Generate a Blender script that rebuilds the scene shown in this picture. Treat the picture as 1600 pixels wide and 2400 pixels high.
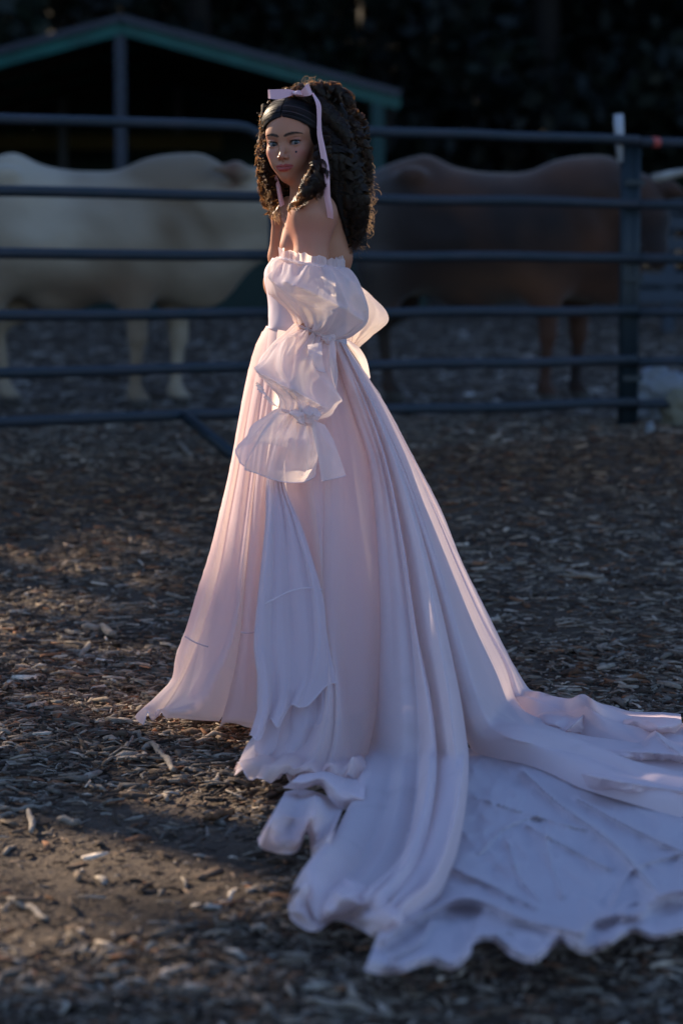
import bpy, math, random
import numpy as np
from mathutils import Vector, Matrix
for o in list(bpy.data.objects): bpy.data.objects.remove(o)
S = bpy.context.scene
rad = math.radians

# ---------------------------------------------------------------- camera
CAMH, FPX = 1.17, 5667.0
PITCH = math.atan(555 / FPX)
cam = bpy.data.cameras.new('camera')
cam.sensor_fit = 'VERTICAL'; cam.sensor_width = 24; cam.sensor_height = 36; cam.lens = 85
cam.clip_start = 0.1; cam.clip_end = 2000
cam.dof.use_dof = True; cam.dof.focus_distance = 6.36; cam.dof.aperture_fstop = 2.6
camo = bpy.data.objects.new('camera', cam)
camo.location = (0, 0, CAMH); camo.rotation_euler = (rad(90) - PITCH, 0, 0)
S.collection.objects.link(camo); S.camera = camo

# ---------------------------------------------------------------- sky, sun, exposure
SUN_EL, SUN_AZ = 25.0, 42.0          # degrees; azimuth measured from +Y towards -X
w = bpy.data.worlds.new('World'); S.world = w; w.use_nodes = True
nt = w.node_tree; nt.nodes.clear()
sky = nt.nodes.new('ShaderNodeTexSky'); sky.sky_type = 'NISHITA'; sky.sun_disc = False
sky.sun_elevation = rad(SUN_EL); sky.sun_rotation = rad(-SUN_AZ)
sky.air_density = 1.3; sky.dust_density = 0.6; sky.ozone_density = 3.0
bg = nt.nodes.new('ShaderNodeBackground'); bg.inputs[1].default_value = 0.085
wo = nt.nodes.new('ShaderNodeOutputWorld')
tint = nt.nodes.new('ShaderNodeMix'); tint.data_type = 'RGBA'; tint.blend_type = 'MULTIPLY'; tint.inputs[0].default_value = 1
tint.inputs[7].default_value = (.90, .96, 1.16, 1)              # the photograph's cool white balance
nt.links.new(sky.outputs[0], tint.inputs[6]); nt.links.new(tint.outputs[2], bg.inputs[0]); nt.links.new(bg.outputs[0], wo.inputs[0])
sund = Vector((-math.sin(rad(SUN_AZ)) * math.cos(rad(SUN_EL)), math.cos(rad(SUN_AZ)) * math.cos(rad(SUN_EL)), math.sin(rad(SUN_EL))))
sl = bpy.data.lights.new('sun', 'SUN'); sl.energy = 5.0; sl.angle = rad(0.5); sl.color = (1.0, 0.80, 0.58)
slo = bpy.data.objects.new('sun', sl); slo.rotation_euler = sund.to_track_quat('Z', 'Y').to_euler()
slo.location = (0, 0, 30); S.collection.objects.link(slo)
S.view_settings.view_transform = 'Standard'; S.view_settings.look = 'None'
S.view_settings.gamma = 1; S.view_settings.exposure = 1.35; S.view_settings.use_curve_mapping = False
S.cycles.max_bounces = 8; S.cycles.transparent_max_bounces = 12; S.cycles.transmission_bounces = 6
S.cycles.diffuse_bounces = 4

# ---------------------------------------------------------------- helpers
rng = np.random.default_rng(7)
random.seed(7)
K = 1600 / 1568.0
CP, SP = math.cos(PITCH), math.sin(PITCH)
def ray(u, v):
    """direction (per metre of y) through a place of the photograph (1568 px wide reading)"""
    xc = (u * K - 800) / FPX; yc = (1200 - v * K) / FPX
    dy = CP + yc * SP
    return xc / dy, (-SP + yc * CP) / dy
def at(u, v, d):
    a, b = ray(u, v)
    return np.array((a * d, d, CAMH + b * d))
def gz(x, y):
    x = np.asarray(x, float); y = np.asarray(y, float)
    return np.interp(y, [0, 6.9, 8.0, 11.5, 12.9, 15, 32, 45, 58, 100, 400], [0, 0, .035, .30, .36, .40, .72, 1.0, 1.6, 28, 60]) + 0 * x
def on_ground(u, v, h=0.0):
    a, b = ray(u, v)
    lo, hi = 1.0, 60.0
    for _ in range(40):
        m = (lo + hi) / 2
        if CAMH + b * m - float(gz(0, m)) - h > 0: lo = m
        else: hi = m
    return np.array((a * lo, lo, CAMH + b * lo))

_nz = np.random.default_rng(11)
_W = [(_nz.normal(size=(14, 3)), _nz.uniform(0, 6.28, 14)) for _ in range(12)]
def noise3(x, y, z, s=1.0, k=0, oct=3):
    """smooth band-limited noise, about -1..1"""
    out = 0; amp = 1.0; tot = 0
    for o in range(oct):
        D, ph = _W[(k + o) % 12]
        acc = 0
        for i in range(14):
            n = D[i] / np.linalg.norm(D[i]) * (0.7 + 0.05 * i)
            acc = acc + np.sin((x * n[0] + y * n[1] + z * n[2]) * s * 4.5 + ph[i])
        out = out + amp * acc / 3.7; tot += amp; amp *= .5; s *= 2.03
    return out / tot * 1.0

def link(o): S.collection.objects.link(o); return o
def mesh_obj(name, V, F, mat=None, parent=None, smooth=True, cols=None, mats=None, midx=None):
    me = bpy.data.meshes.new(name)
    V = np.ascontiguousarray(V, dtype=np.float32)
    if isinstance(F, np.ndarray):
        n, k = F.shape
        me.vertices.add(len(V)); me.vertices.foreach_set('co', V.ravel())
        me.loops.add(n * k); me.loops.foreach_set('vertex_index', F.astype(np.int32).ravel())
        me.polygons.add(n); me.polygons.foreach_set('loop_start', np.arange(0, n * k, k, dtype=np.int32))
        me.polygons.foreach_set('loop_total', np.full(n, k, dtype=np.int32))
        me.update(calc_edges=True); me.validate()
    else:
        me.from_pydata(V.tolist(), [], F); me.update()
    if mat: me.materials.append(mat)
    for m_ in (mats or []): me.materials.append(m_)
    if midx is not None: me.polygons.foreach_set('material_index', midx)
    if smooth: me.polygons.foreach_set('use_smooth', [True] * len(me.polygons))
    if cols is not None:
        ca = me.color_attributes.new('Col', 'FLOAT_COLOR', 'POINT')
        c4 = np.ones((len(V), 4), np.float32); c4[:, :3] = cols
        ca.data.foreach_set('color', c4.ravel())
    o = bpy.data.objects.new(name, me); link(o)
    if parent: o.parent = parent
    return o
def tag(o, label=None, cat=None, group=None, kind=None):
    if label: o['label'] = label
    if cat: o['category'] = cat
    if group: o['group'] = group
    if kind: o['kind'] = kind
    return o
def empty(name, loc=(0, 0, 0)):
    o = bpy.data.objects.new(name, None); o.location = loc; o.empty_display_size = .1
    return link(o)
def setpar(o, p):
    o.parent = p; o.matrix_parent_inverse = Matrix.Translation(p.location).inverted()
    return o

class MB:
    """collects simple shapes for one mesh"""
    def __init__(s): s.V = []; s.F = []; s.n = 0
    def add(s, V, F):
        s.V.extend([tuple(v) for v in V]); s.F.extend([tuple(i + s.n for i in f) for f in F]); s.n += len(V)
    def box(s, c, size, R=None):
        c = Vector(c); h = [k / 2 for k in size]
        V = [Vector((sx * h[0], sy * h[1], sz * h[2])) for sx in (-1, 1) for sy in (-1, 1) for sz in (-1, 1)]
        if R: V = [R @ v for v in V]
        s.add([v + c for v in V], [(0, 1, 3, 2), (4, 6, 7, 5), (0, 4, 5, 1), (2, 3, 7, 6), (0, 2, 6, 4), (1, 5, 7, 3)])
    def tube(s, P, r, n=10, cap=True):
        P = [Vector(p) for p in P]; rr = r if hasattr(r, '__len__') else [r] * len(P)
        V = []; F = []; up = None
        for i, p in enumerate(P):
            t = (P[min(i + 1, len(P) - 1)] - P[max(i - 1, 0)]).normalized()
            if up is None: up = Vector((0, 0, 1)) if abs(t.z) < .9 else Vector((1, 0, 0))
            a = t.cross(up).normalized(); b = a.cross(t).normalized(); up = b
            for k in range(n):
                th = 2 * math.pi * k / n
                V.append(p + (a * math.cos(th) + b * math.sin(th)) * rr[i])
        for i in range(len(P) - 1):
            for k in range(n):
                F.append((i * n + k, i * n + (k + 1) % n, (i + 1) * n + (k + 1) % n, (i + 1) * n + k))
        if cap: F.append(tuple(range(n - 1, -1, -1))); F.append(tuple((len(P) - 1) * n + k for k in range(n)))
        s.add(V, F)
    def build(s, name, mat, parent=None, smooth=False):
        return mesh_obj(name, s.V, s.F, mat, parent, smooth)

def grid_faces(R, C, closed=False):
    i = np.arange(R - 1)[:, None]; j = np.arange(C if closed else C - 1)[None, :]
    a = i * C + j; b = i * C + (j + 1) % C
    return np.stack([a, b, b + C, a + C], -1).reshape(-1, 4)
def vn(P):
    """unit normals of a (R,C,3) grid"""
    du = np.gradient(P, axis=1); dv = np.gradient(P, axis=0)
    n = np.cross(du, dv); return n / (np.linalg.norm(n, axis=-1, keepdims=True) + 1e-9)

def surfnet(D, xs, ys, zs):
    sg = D < 0
    nx, ny, nz = D.shape
    c = np.zeros((nx - 1, ny - 1, nz - 1), np.int8)
    for a in (0, 1):
        for b in (0, 1):
            for d in (0, 1): c += sg[a:nx - 1 + a, b:ny - 1 + b, d:nz - 1 + d]
    I, J, L = np.nonzero((c > 0) & (c < 8)); n = len(I)
    idx = np.full(c.shape, -1, np.int32); idx[I, J, L] = np.arange(n)
    P = np.zeros((n, 3)); cnt = np.zeros(n)
    co = [(a, b, d) for a in (0, 1) for b in (0, 1) for d in (0, 1)]
    val = {k: D[I + k[0], J + k[1], L + k[2]] for k in co}
    def pos(k): return np.stack([xs[I + k[0]], ys[J + k[1]], zs[L + k[2]]], 1)
    for k in co:
        for ax in range(3):
            if k[ax] == 0:
                k2 = tuple(1 if q == ax else k[q] for q in range(3))
                v0, v1 = val[k], val[k2]; m = (v0 < 0) != (v1 < 0)
                t = np.where(m, v0 / (v0 - v1 + 1e-12), 0)[:, None]
                P += np.where(m[:, None], pos(k) * (1 - t) + pos(k2) * t, 0); cnt += m
    P /= cnt[:, None]
    Fs = []
    def quad(m, offs, flip):
        A, B, Cc = np.nonzero(m)
        q = [idx[A + o[0], B + o[1], Cc + o[2]] for o in offs]
        q = np.stack(q, 1); f = flip[A, B, Cc]
        q[f] = q[f][:, ::-1]; Fs.append(q)
    m = sg[:-1, 1:-1, 1:-1] != sg[1:, 1:-1, 1:-1]
    quad(m, [(0, 0, 0), (0, 1, 0), (0, 1, 1), (0, 0, 1)], ~sg[:-1, 1:-1, 1:-1])
    m = sg[1:-1, :-1, 1:-1] != sg[1:-1, 1:, 1:-1]
    quad(m, [(0, 0, 0), (0, 0, 1), (1, 0, 1), (1, 0, 0)], ~sg[1:-1, :-1, 1:-1])
    m = sg[1:-1, 1:-1, :-1] != sg[1:-1, 1:-1, 1:]
    quad(m, [(0, 0, 0), (1, 0, 0), (1, 1, 0), (0, 1, 0)], ~sg[1:-1, 1:-1, :-1])
    F = np.concatenate(Fs); F = F[(F >= 0).all(1)]
    return P, F
def smin(a, b, k):
    h = np.maximum(k - np.abs(a - b), 0) / k
    return np.minimum(a, b) - h * h * k * .25
class Field:
    """signed distance field on a rectilinear grid"""
    def __init__(s, xs, ys, zs):
        s.g = [np.asarray(q, np.float32) for q in (xs, ys, zs)]
        s.D = np.full([len(q) for q in s.g], .3, np.float32)
    def sub(s, lo, hi, m):
        sl = tuple(slice(max(np.searchsorted(g, lo[i] - m) - 1, 0), np.searchsorted(g, hi[i] + m) + 1) for i, g in enumerate(s.g))
        X, Y, Z = np.meshgrid(*[g[q] for g, q in zip(s.g, sl)], indexing='ij')
        return sl, X, Y, Z
    def put(s, sl, val, k, neg=False):
        if neg: s.D[sl] = -smin(-s.D[sl], val, k)
        else: s.D[sl] = smin(s.D[sl], val, k)
    def cap(s, a, b, ra, rb=None, k=.02, neg=False, flat=None):
        rb = ra if rb is None else rb
        a = np.array(a, float); b = np.array(b, float); r = max(ra, rb)
        sl, X, Y, Z = s.sub(np.minimum(a, b) - r, np.maximum(a, b) + r, k + .01)
        s.put(sl, capd(X, Y, Z, a, b, ra, rb), k, neg)
    def ell(s, c, r, k=.02, R=None, neg=False):
        m = max(r); c = np.array(c, float)
        sl, X, Y, Z = s.sub(c - m, c + m, k + .01)
        s.put(sl, elld(X, Y, Z, c, r, R), k, neg)
def capd(X, Y, Z, a, b, ra, rb):
    d = b - a; L = float(d @ d) + 1e-12
    t = np.clip(((X - a[0]) * d[0] + (Y - a[1]) * d[1] + (Z - a[2]) * d[2]) / L, 0, 1)
    return np.sqrt((X - a[0] - t * d[0]) ** 2 + (Y - a[1] - t * d[1]) ** 2 + (Z - a[2] - t * d[2]) ** 2) - (ra + (rb - ra) * t)
def elld(X, Y, Z, c, r, R=None):
    x, y, z = X - c[0], Y - c[1], Z - c[2]
    if R is not None:   # rows of R: local axes
        R = np.array(R, float)
        x, y, z = x * R[0][0] + y * R[0][1] + z * R[0][2], x * R[1][0] + y * R[1][1] + z * R[1][2], x * R[2][0] + y * R[2][1] + z * R[2][2]
    k0 = np.sqrt((x / r[0]) ** 2 + (y / r[1]) ** 2 + (z / r[2]) ** 2)
    k1 = np.sqrt((x / r[0] ** 2) ** 2 + (y / r[1] ** 2) ** 2 + (z / r[2] ** 2) ** 2)
    return k0 * (k0 - 1) / (k1 + 1e-6)

# ---------------------------------------------------------------- materials
def mat(name, col, rough=.6, spec=.3, metal=0, noise=None, bump=None, attr=False, sheen=0, sss=0):
    """procedural principled material; noise=(scale, colour2, fac), bump=(scale, strength)"""
    m = bpy.data.materials.new(name); m.use_nodes = True; t = m.node_tree; N = t.nodes; L = t.links
    b = N['Principled BSDF']
    b.inputs['Roughness'].default_value = rough; b.inputs['Specular IOR Level'].default_value = spec
    b.inputs['Metallic'].default_value = metal
    tc = N.new('ShaderNodeTexCoord')
    src = None
    if attr:
        a = N.new('ShaderNodeAttribute'); a.attribute_name = 'Col'; src = a.outputs['Color']
    if noise:
        n = N.new('ShaderNodeTexNoise'); n.inputs['Scale'].default_value = noise[0]; n.inputs['Detail'].default_value = 6
        L.new(tc.outputs['Object'], n.inputs['Vector'])
        r = N.new('ShaderNodeValToRGB'); r.color_ramp.elements[0].position = .35; r.color_ramp.elements[1].position = .68
        L.new(n.outputs['Fac'], r.inputs['Fac'])
        mx = N.new('ShaderNodeMix'); mx.data_type = 'RGBA'
        if src: L.new(src, mx.inputs[6])
        else: mx.inputs[6].default_value = (*col, 1)
        mx.inputs[7].default_value = (*noise[1], 1)
        ml = N.new('ShaderNodeMath'); ml.operation = 'MULTIPLY'; ml.inputs[1].default_value = noise[2]
        L.new(r.outputs['Color'], ml.inputs[0]); L.new(ml.outputs[0], mx.inputs[0]); src = mx.outputs[2]
    if src: L.new(src, b.inputs['Base Color'])
    else: b.inputs['Base Color'].default_value = (*col, 1)
    if bump:
        n2 = N.new('ShaderNodeTexNoise'); n2.inputs['Scale'].default_value = bump[0]; n2.inputs['Detail'].default_value = 5
        L.new(tc.outputs['Object'], n2.inputs['Vector'])
        bp = N.new('ShaderNodeBump'); bp.inputs['Strength'].default_value = bump[1]; bp.inputs['Distance'].default_value = .02
        L.new(n2.outputs['Fac'], bp.inputs['Height']); L.new(bp.outputs[0], b.inputs['Normal'])
    if sheen: b.inputs['Sheen Weight'].default_value = sheen
    if sss:
        b.inputs['Subsurface Weight'].default_value = sss; b.inputs['Subsurface Radius'].default_value = (.012, .005, .003)
        b.inputs['Subsurface Scale'].default_value = 1.0
    return m
def cloth_mat(name, col, transl=.45, sheer=.15, tcol=None, bump=0.12, stain=0.0, facing=.35):
    """thin organza: diffuse + translucent + partly see-through weave, denser at grazing angles"""
    m = bpy.data.materials.new(name); m.use_nodes = True; t = m.node_tree; N = t.nodes; L = t.links
    N.remove(N['Principled BSDF']); out = N['Material Output']
    tc = N.new('ShaderNodeTexCoord')
    d = N.new('ShaderNodeBsdfDiffuse'); tr = N.new('ShaderNodeBsdfTranslucent'); gl = N.new('ShaderNodeBsdfGlossy')
    tp = N.new('ShaderNodeBsdfTransparent')
    n0 = N.new('ShaderNodeTexNoise'); n0.inputs['Scale'].default_value = 9; n0.inputs['Detail'].default_value = 8
    L.new(tc.outputs['Object'], n0.inputs['Vector'])
    cr = N.new('ShaderNodeValToRGB'); cr.color_ramp.elements[0].position = .58; cr.color_ramp.elements[1].position = .74
    cr.color_ramp.elements[0].color = (*col, 1)
    cr.color_ramp.elements[1].color = tuple(c * (1 - stain) for c in col) + (1,)
    L.new(n0.outputs['Fac'], cr.inputs['Fac']); L.new(cr.outputs['Color'], d.inputs['Color'])
    tr.inputs['Color'].default_value = (*(tcol or col), 1)
    gl.inputs['Roughness'].default_value = .55; gl.inputs['Color'].default_value = (.9, .88, .95, 1)
    tp.inputs['Color'].default_value = (1, .97, .97, 1)
    nb = N.new('ShaderNodeTexNoise'); nb.inputs['Scale'].default_value = 14; nb.inputs['Detail'].default_value = 4
    L.new(tc.outputs['Object'], nb.inputs['Vector'])
    bp = N.new('ShaderNodeBump'); bp.inputs['Strength'].default_value = bump; bp.inputs['Distance'].default_value = .02
    L.new(nb.outputs['Fac'], bp.inputs['Height'])
    for s_ in (d, tr, gl): L.new(bp.outputs[0], s_.inputs['Normal'])
    m1 = N.new('ShaderNodeMixShader'); m1.inputs[0].default_value = transl
    L.new(d.outputs[0], m1.inputs[1]); L.new(tr.outputs[0], m1.inputs[2])
    m2 = N.new('ShaderNodeMixShader'); m2.inputs[0].default_value = .018
    L.new(m1.outputs[0], m2.inputs[1]); L.new(gl.outputs[0], m2.inputs[2])
    lw = N.new('ShaderNodeLayerWeight'); lw.inputs['Blend'].default_value = facing
    mr = N.new('ShaderNodeMapRange'); mr.inputs['From Min'].default_value = 0; mr.inputs['From Max'].default_value = .8
    mr.inputs['To Min'].default_value = sheer; mr.inputs['To Max'].default_value = sheer * .25
    L.new(lw.outputs['Facing'], mr.inputs['Value'])
    m3 = N.new('ShaderNodeMixShader'); L.new(mr.outputs[0], m3.inputs[0])
    L.new(m2.outputs[0], m3.inputs[1]); L.new(tp.outputs[0], m3.inputs[2])
    L.new(m3.outputs[0], out.inputs['Surface'])
    return m
# ================================================================ ground
def axis_pts(fine_lo, fine_hi, step, far_lo, far_hi, g=1.18):
    a = list(np.arange(fine_lo, fine_hi + 1e-6, step)); s = step; q = fine_hi
    while q < far_hi: s *= g; q += s; a.append(q)
    s = step; q = fine_lo
    while q > far_lo: s *= g; q -= s; a.insert(0, q)
    return np.array(a)
gx = axis_pts(-2.2, 2.2, .028, -260, 260); gy = axis_pts(3.3, 9.3, .027, -120, 420, 1.10)
X, Y = np.meshgrid(gx, gy)
def lumps(X, Y):
    fade = np.clip((14 - Y) / 4, 0, 1) * np.clip((Y + 1) / 2, 0, 1)
    a = noise3(X, Y, 0 * X, .5, 0, 3) * .018 + noise3(X, Y, 0 * X, 2.6, 3, 3) * .009
    b = noise3(X, Y, 0 * X, 9, 6, 2) * .0035
    far = np.clip((Y - 12) / 6, 0, 1)
    berm = .05 * np.exp(-((Y - 10.8 - .45 * X) / 1.0) ** 2) * (1 + .5 * noise3(X, Y, 0 * X, .8, 2, 2))
    return (a + b) * fade + berm + far * noise3(X, Y, 0 * X, .12, 4, 2) * .04
Z = gz(X, Y) + lumps(X, Y) - .012
def ground_h(x, y): return gz(x, y) + lumps(np.asarray(x, float), np.asarray(y, float)) - .012
gm = bpy.data.materials.new('soil'); gm.use_nodes = True
t = gm.node_tree; N = t.nodes; L = t.links; b = N['Principled BSDF']; b.inputs['Roughness'].default_value = .9
b.inputs['Specular IOR Level'].default_value = .15
tc = N.new('ShaderNodeTexCoord')
n1 = N.new('ShaderNodeTexNoise'); n1.inputs['Scale'].default_value = 1.3; n1.inputs['Detail'].default_value = 9
n2 = N.new('ShaderNodeTexNoise'); n2.inputs['Scale'].default_value = 34; n2.inputs['Detail'].default_value = 6
L.new(tc.outputs['Object'], n1.inputs['Vector']); L.new(tc.outputs['Object'], n2.inputs['Vector'])
r1 = N.new('ShaderNodeValToRGB'); r1.color_ramp.elements[0].color = (.040, .029, .021, 1); r1.color_ramp.elements[1].color = (.110, .082, .061, 1)
r1.color_ramp.elements[0].position = .3; r1.color_ramp.elements[1].position = .7
L.new(n1.outputs['Fac'], r1.inputs['Fac'])
r2 = N.new('ShaderNodeValToRGB'); r2.color_ramp.elements[0].color = (.5, .5, .5, 1); r2.color_ramp.elements[1].color = (1.25, 1.2, 1.15, 1)
L.new(n2.outputs['Fac'], r2.inputs['Fac'])
mx = N.new('ShaderNodeMix'); mx.data_type = 'RGBA'; mx.blend_type = 'MULTIPLY'; mx.inputs[0].default_value = 1
L.new(r1.outputs['Color'], mx.inputs[6]); L.new(r2.outputs['Color'], mx.inputs[7])
sx = N.new('ShaderNodeSeparateXYZ'); L.new(tc.outputs['Object'], sx.inputs[0])
mr = N.new('ShaderNodeMapRange'); mr.inputs['From Min'].default_value = 34; mr.inputs['From Max'].default_value = 44
L.new(sx.outputs['Y'], mr.inputs['Value'])
m2 = N.new('ShaderNodeMix'); m2.data_type = 'RGBA'; L.new(mr.outputs[0], m2.inputs[0])
L.new(mx.outputs[2], m2.inputs[6]); m2.inputs[7].default_value = (.008, .011, .007, 1)
L.new(m2.outputs[2], b.inputs['Base Color'])
bp = N.new('ShaderNodeBump'); bp.inputs['Strength'].default_value = .9; bp.inputs['Distance'].default_value = .012
n3 = N.new('ShaderNodeTexNoise'); n3.inputs['Scale'].default_value = 70; n3.inputs['Detail'].default_value = 7
L.new(tc.outputs['Object'], n3.inputs['Vector']); L.new(n3.outputs['Fac'], bp.inputs['Height']); L.new(bp.outputs[0], b.inputs['Normal'])
go = mesh_obj('ground', np.stack([X, Y, Z], -1).reshape(-1, 3), grid_faces(len(gy), len(gx)), gm)
tag(go, kind='structure')

# ---- wood-chip mulch: thousands of little split sticks, one mass
def chips(name, n, ylo, yhi, lmean, pdfpow, cols, keep, smallf=1.0, seedk=0, wide=1.0, single=False):
    r = np.random.default_rng(100 + seedk)
    u = r.uniform(0, 1, n); p = 1 + pdfpow
    y = (ylo ** p + u * (yhi ** p - ylo ** p)) ** (1 / p)
    x = r.uniform(-1, 1, n) * (.155 * y + .12)
    k = keep(x, y) > r.uniform(0, 1, n); x, y = x[k], y[k]; n = len(x)
    Ln = lmean * np.exp(r.normal(0, .62, n)) * smallf; Ln = np.minimum(Ln, .07 if lmean < .05 else .16) * np.interp(y, [3.5, 5.5], [.68, 1.0]); W = Ln * r.uniform(.07, .27, n) * wide
    T = W * r.uniform(.25, .7, n); W = np.clip(W, .002, .022 if lmean < .05 else .06); T = np.clip(T, .0012, .01)
    yaw = r.uniform(0, math.pi * 2, n); pt = r.normal(0, .12, n); rl = r.normal(0, .45, n)
    base = np.array([(-1, -1, -1), (-1, 1, -1), (-1, 1, 1), (-1, -1, 1), (0, -1, -1), (0, 1, -1), (0, 1, 1), (0, -1, 1), (1, -1, -1), (1, 1, -1), (1, 1, 1), (1, -1, 1)], float) * .5
    P = np.repeat(base[None], n, 0)
    tap = np.ones((n, 12)); tap[:, :4] = r.uniform(.25, .95, n)[:, None]; tap[:, 8:] = r.uniform(.15, .9, n)[:, None]
    P[:, :, 1] *= W[:, None] * tap; P[:, :, 2] *= T[:, None] * (.5 + .5 * tap); P[:, :, 0] *= Ln[:, None]
    P[:, 4:8, 1] += (r.normal(0, .09, n) * Ln)[:, None]; P[:, 4:8, 2] += (np.abs(r.normal(0, .05, n)) * Ln)[:, None]
    P[:, :4, 0] += r.normal(0, .1, (n, 4)) * W[:, None] * 2
    c, s = np.cos(rl)[:, None], np.sin(rl)[:, None]
    a, b_ = P[:, :, 1] * c - P[:, :, 2] * s, P[:, :, 1] * s + P[:, :, 2] * c; P[:, :, 1], P[:, :, 2] = a, b_
    c, s = np.cos(pt)[:, None], np.sin(pt)[:, None]
    a, b_ = P[:, :, 0] * c - P[:, :, 2] * s, P[:, :, 0] * s + P[:, :, 2] * c; P[:, :, 0], P[:, :, 2] = a, b_
    c, s = np.cos(yaw)[:, None], np.sin(yaw)[:, None]
    a, b_ = P[:, :, 0] * c - P[:, :, 1] * s, P[:, :, 0] * s + P[:, :, 1] * c; P[:, :, 0], P[:, :, 1] = a, b_
    P[:, :, 0] += x[:, None]; P[:, :, 1] += y[:, None]
    P[:, :, 2] += (ground_h(x, y) + np.abs(r.normal(.002, .006, n)) + T * .3)[:, None]
    q = []; nv = 12
    if single: P = P[:, [0, 1, 2, 3, 8, 9, 10, 11]]; nv = 8
    for o in ((0,) if single else (0, 4)):
        for e in (1, 2, 3): q.append((o + e, o + (e + 1) % 4, o + 4 + (e + 1) % 4, o + 4 + e))
    q += [(3, 2, 1, 0), (4, 5, 6, 7) if single else (8, 9, 10, 11)]
    F = (np.arange(n)[:, None, None] * nv + np.array(q)[None]).reshape(-1, 4)
    ci = r.choice(len(cols), n, p=[c_[1] for c_ in cols])
    col = .92 * np.array([c_[0] for c_ in cols])[ci] * np.exp(r.normal(0, .35, n))[:, None]
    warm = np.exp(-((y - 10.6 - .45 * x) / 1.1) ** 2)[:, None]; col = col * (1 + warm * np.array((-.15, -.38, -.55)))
    o = mesh_obj(name, P.reshape(-1, 3), F, M_chip, None, False, np.repeat(col, nv, 0))
    return o
M_chip = mat('weathered_wood_chip', (.2, .16, .12), rough=.85, spec=.12, attr=True, noise=(60, (.07, .05, .04), .5), bump=(240, .5))
CC = [((.22, .175, .135), .32), ((.10, .07, .05), .26), ((.33, .28, .225), .19), ((.24, .115, .06), .09), ((.48, .40, .32), .05), ((.045, .033, .026), .09)]
def keep(x, y):
    nz = noise3(x, y, 0 * x, .9, 5, 3)
    dirt = np.exp(-(((x + .50) / .42) ** 2 + ((y - 4.85) / .70) ** 2) ** 1.5)
    return np.clip(1.05 - dirt * 1.25 + nz * .40, .07, 1)
tag(chips('wood_chip_mulch', 38000, 3.5, 7.6, .0275, -.10, CC, keep), 'loose grey and brown wood chip mulch covering the soil', 'mulch', kind='stuff')
tag(chips('distant_mulch', 46000, 7.6, 13.8, .029, .1, CC, keep, seedk=3, single=True), 'finer looking wood chip mulch farther off, up to the corral fence', 'mulch', kind='stuff')
tag(chips('pen_litter', 15000, 13.8, 30, .06, 0, [((.20, .17, .15), .5), ((.10, .08, .065), .35), ((.36, .33, .30), .15)], lambda x, y: 1 + 0 * x, seedk=5, single=True, wide=1.8), 'grey manure litter and clods scattered over the pen floor behind the fence', 'pen litter', kind='stuff')
CF = [((.17, .12, .085), .5), ((.08, .055, .04), .35), ((.27, .2, .14), .15)]
tag(chips('wood_crumbs', 18000, 3.5, 7.5, .010, .2, CF, lambda x, y: 1 + 0 * x, seedk=1, wide=1.6, single=True), 'fine bark crumbs and clods scattered over the soil', 'bark crumbs', kind='stuff')

# ---- single sticks and bigger chips one can point at
M_stick = mat('dry_stick', (.30, .25, .2), rough=.8, noise=(40, (.14, .1, .07), .6), bump=(160, .6))
M_bark = mat('orange_bark', (.24, .11, .045), rough=.8, noise=(30, (.1, .05, .03), .6), bump=(120, .6))
def stick(name, pts, r, label, m=M_stick, cat='stick'):
    P = [on_ground(u, v) for u, v in pts]
    P = [np.array((p[0], p[1], float(ground_h(p[0], p[1])) + r * 1.1 + .004)) for p in P]
    Q = []
    for i in range(len(P) - 1):
        for k in range(4): Q.append(P[i] * (1 - k / 4) + P[i + 1] * k / 4)
    Q.append(P[-1]); n = len(Q)
    Q = [q + np.array((0, 0, .004 * math.sin(i * 1.7))) for i, q in enumerate(Q)]
    rr = [r * (.45 + .55 * math.sin(math.pi * (.12 + .8 * i / n))) * random.uniform(.85, 1.15) for i in range(n)]
    mb = MB(); mb.tube(Q, rr, 7)
    c = np.mean(Q, 0)
    o = mb.build(name, m, None, True); tag(o, label, cat); return o
stick('stick', [(72, 1905), (75, 1885), (66, 1866)], .008, 'short pale curved stick standing out on bare soil at the left')
stick('stick', [(0, 1858), (60, 1850), (118, 1843)], .006, 'long thin stick lying level on the soil at the left edge')
stick('stick', [(345, 1700), (385, 1735), (400, 1765)], .009, 'split grey branch piece leaning diagonally below the hem at the left')
stick('stick', [(238, 1745), (290, 1712), (305, 1690)], .006, 'thin crooked twig rising to the right beside the split branch')
stick('stick', [(135, 1877), (182, 1884)], .009, 'short dark stub of wood on bare soil')
stick('stick', [(190, 1440), (235, 1436), (262, 1448)], .014, 'rounded grey stick among mulch at the left', )
stick('stick', [(185, 1500), (205, 1470)], .010, 'pale split chip standing diagonally in the mulch')
stick('stick', [(700, 2310), (800, 2322), (900, 2345)], .007, 'long thin straw coloured twig in the near foreground')
stick('stick', [(1330, 1612), (1375, 1628), (1420, 1645)], .014, 'dark branch piece behind the raised fold of the train')
stick('stick', [(1300, 1305), (1340, 1318), (1385, 1322)], .012, 'broad flat chunk of bark in the mulch at the right', cat='bark chunk')
stick('bark_curl', [(472, 1868), (500, 1858), (535, 1850)], .011, 'curled orange bark strip just left of the hem', M_bark, 'bark')
stick('stick', [(20, 2060), (70, 2075), (110, 2100)], .006, 'thin twig lying in the shade at the lower left')
stick('leaf_stem', [(470, 2218), (540, 2222)], .005, 'straight pale straw stem left of the train')
stick('stick', [(410, 1020), (440, 1065)], .012, 'thin grey rod leaning in the mulch in front of the corral fence')

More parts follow.
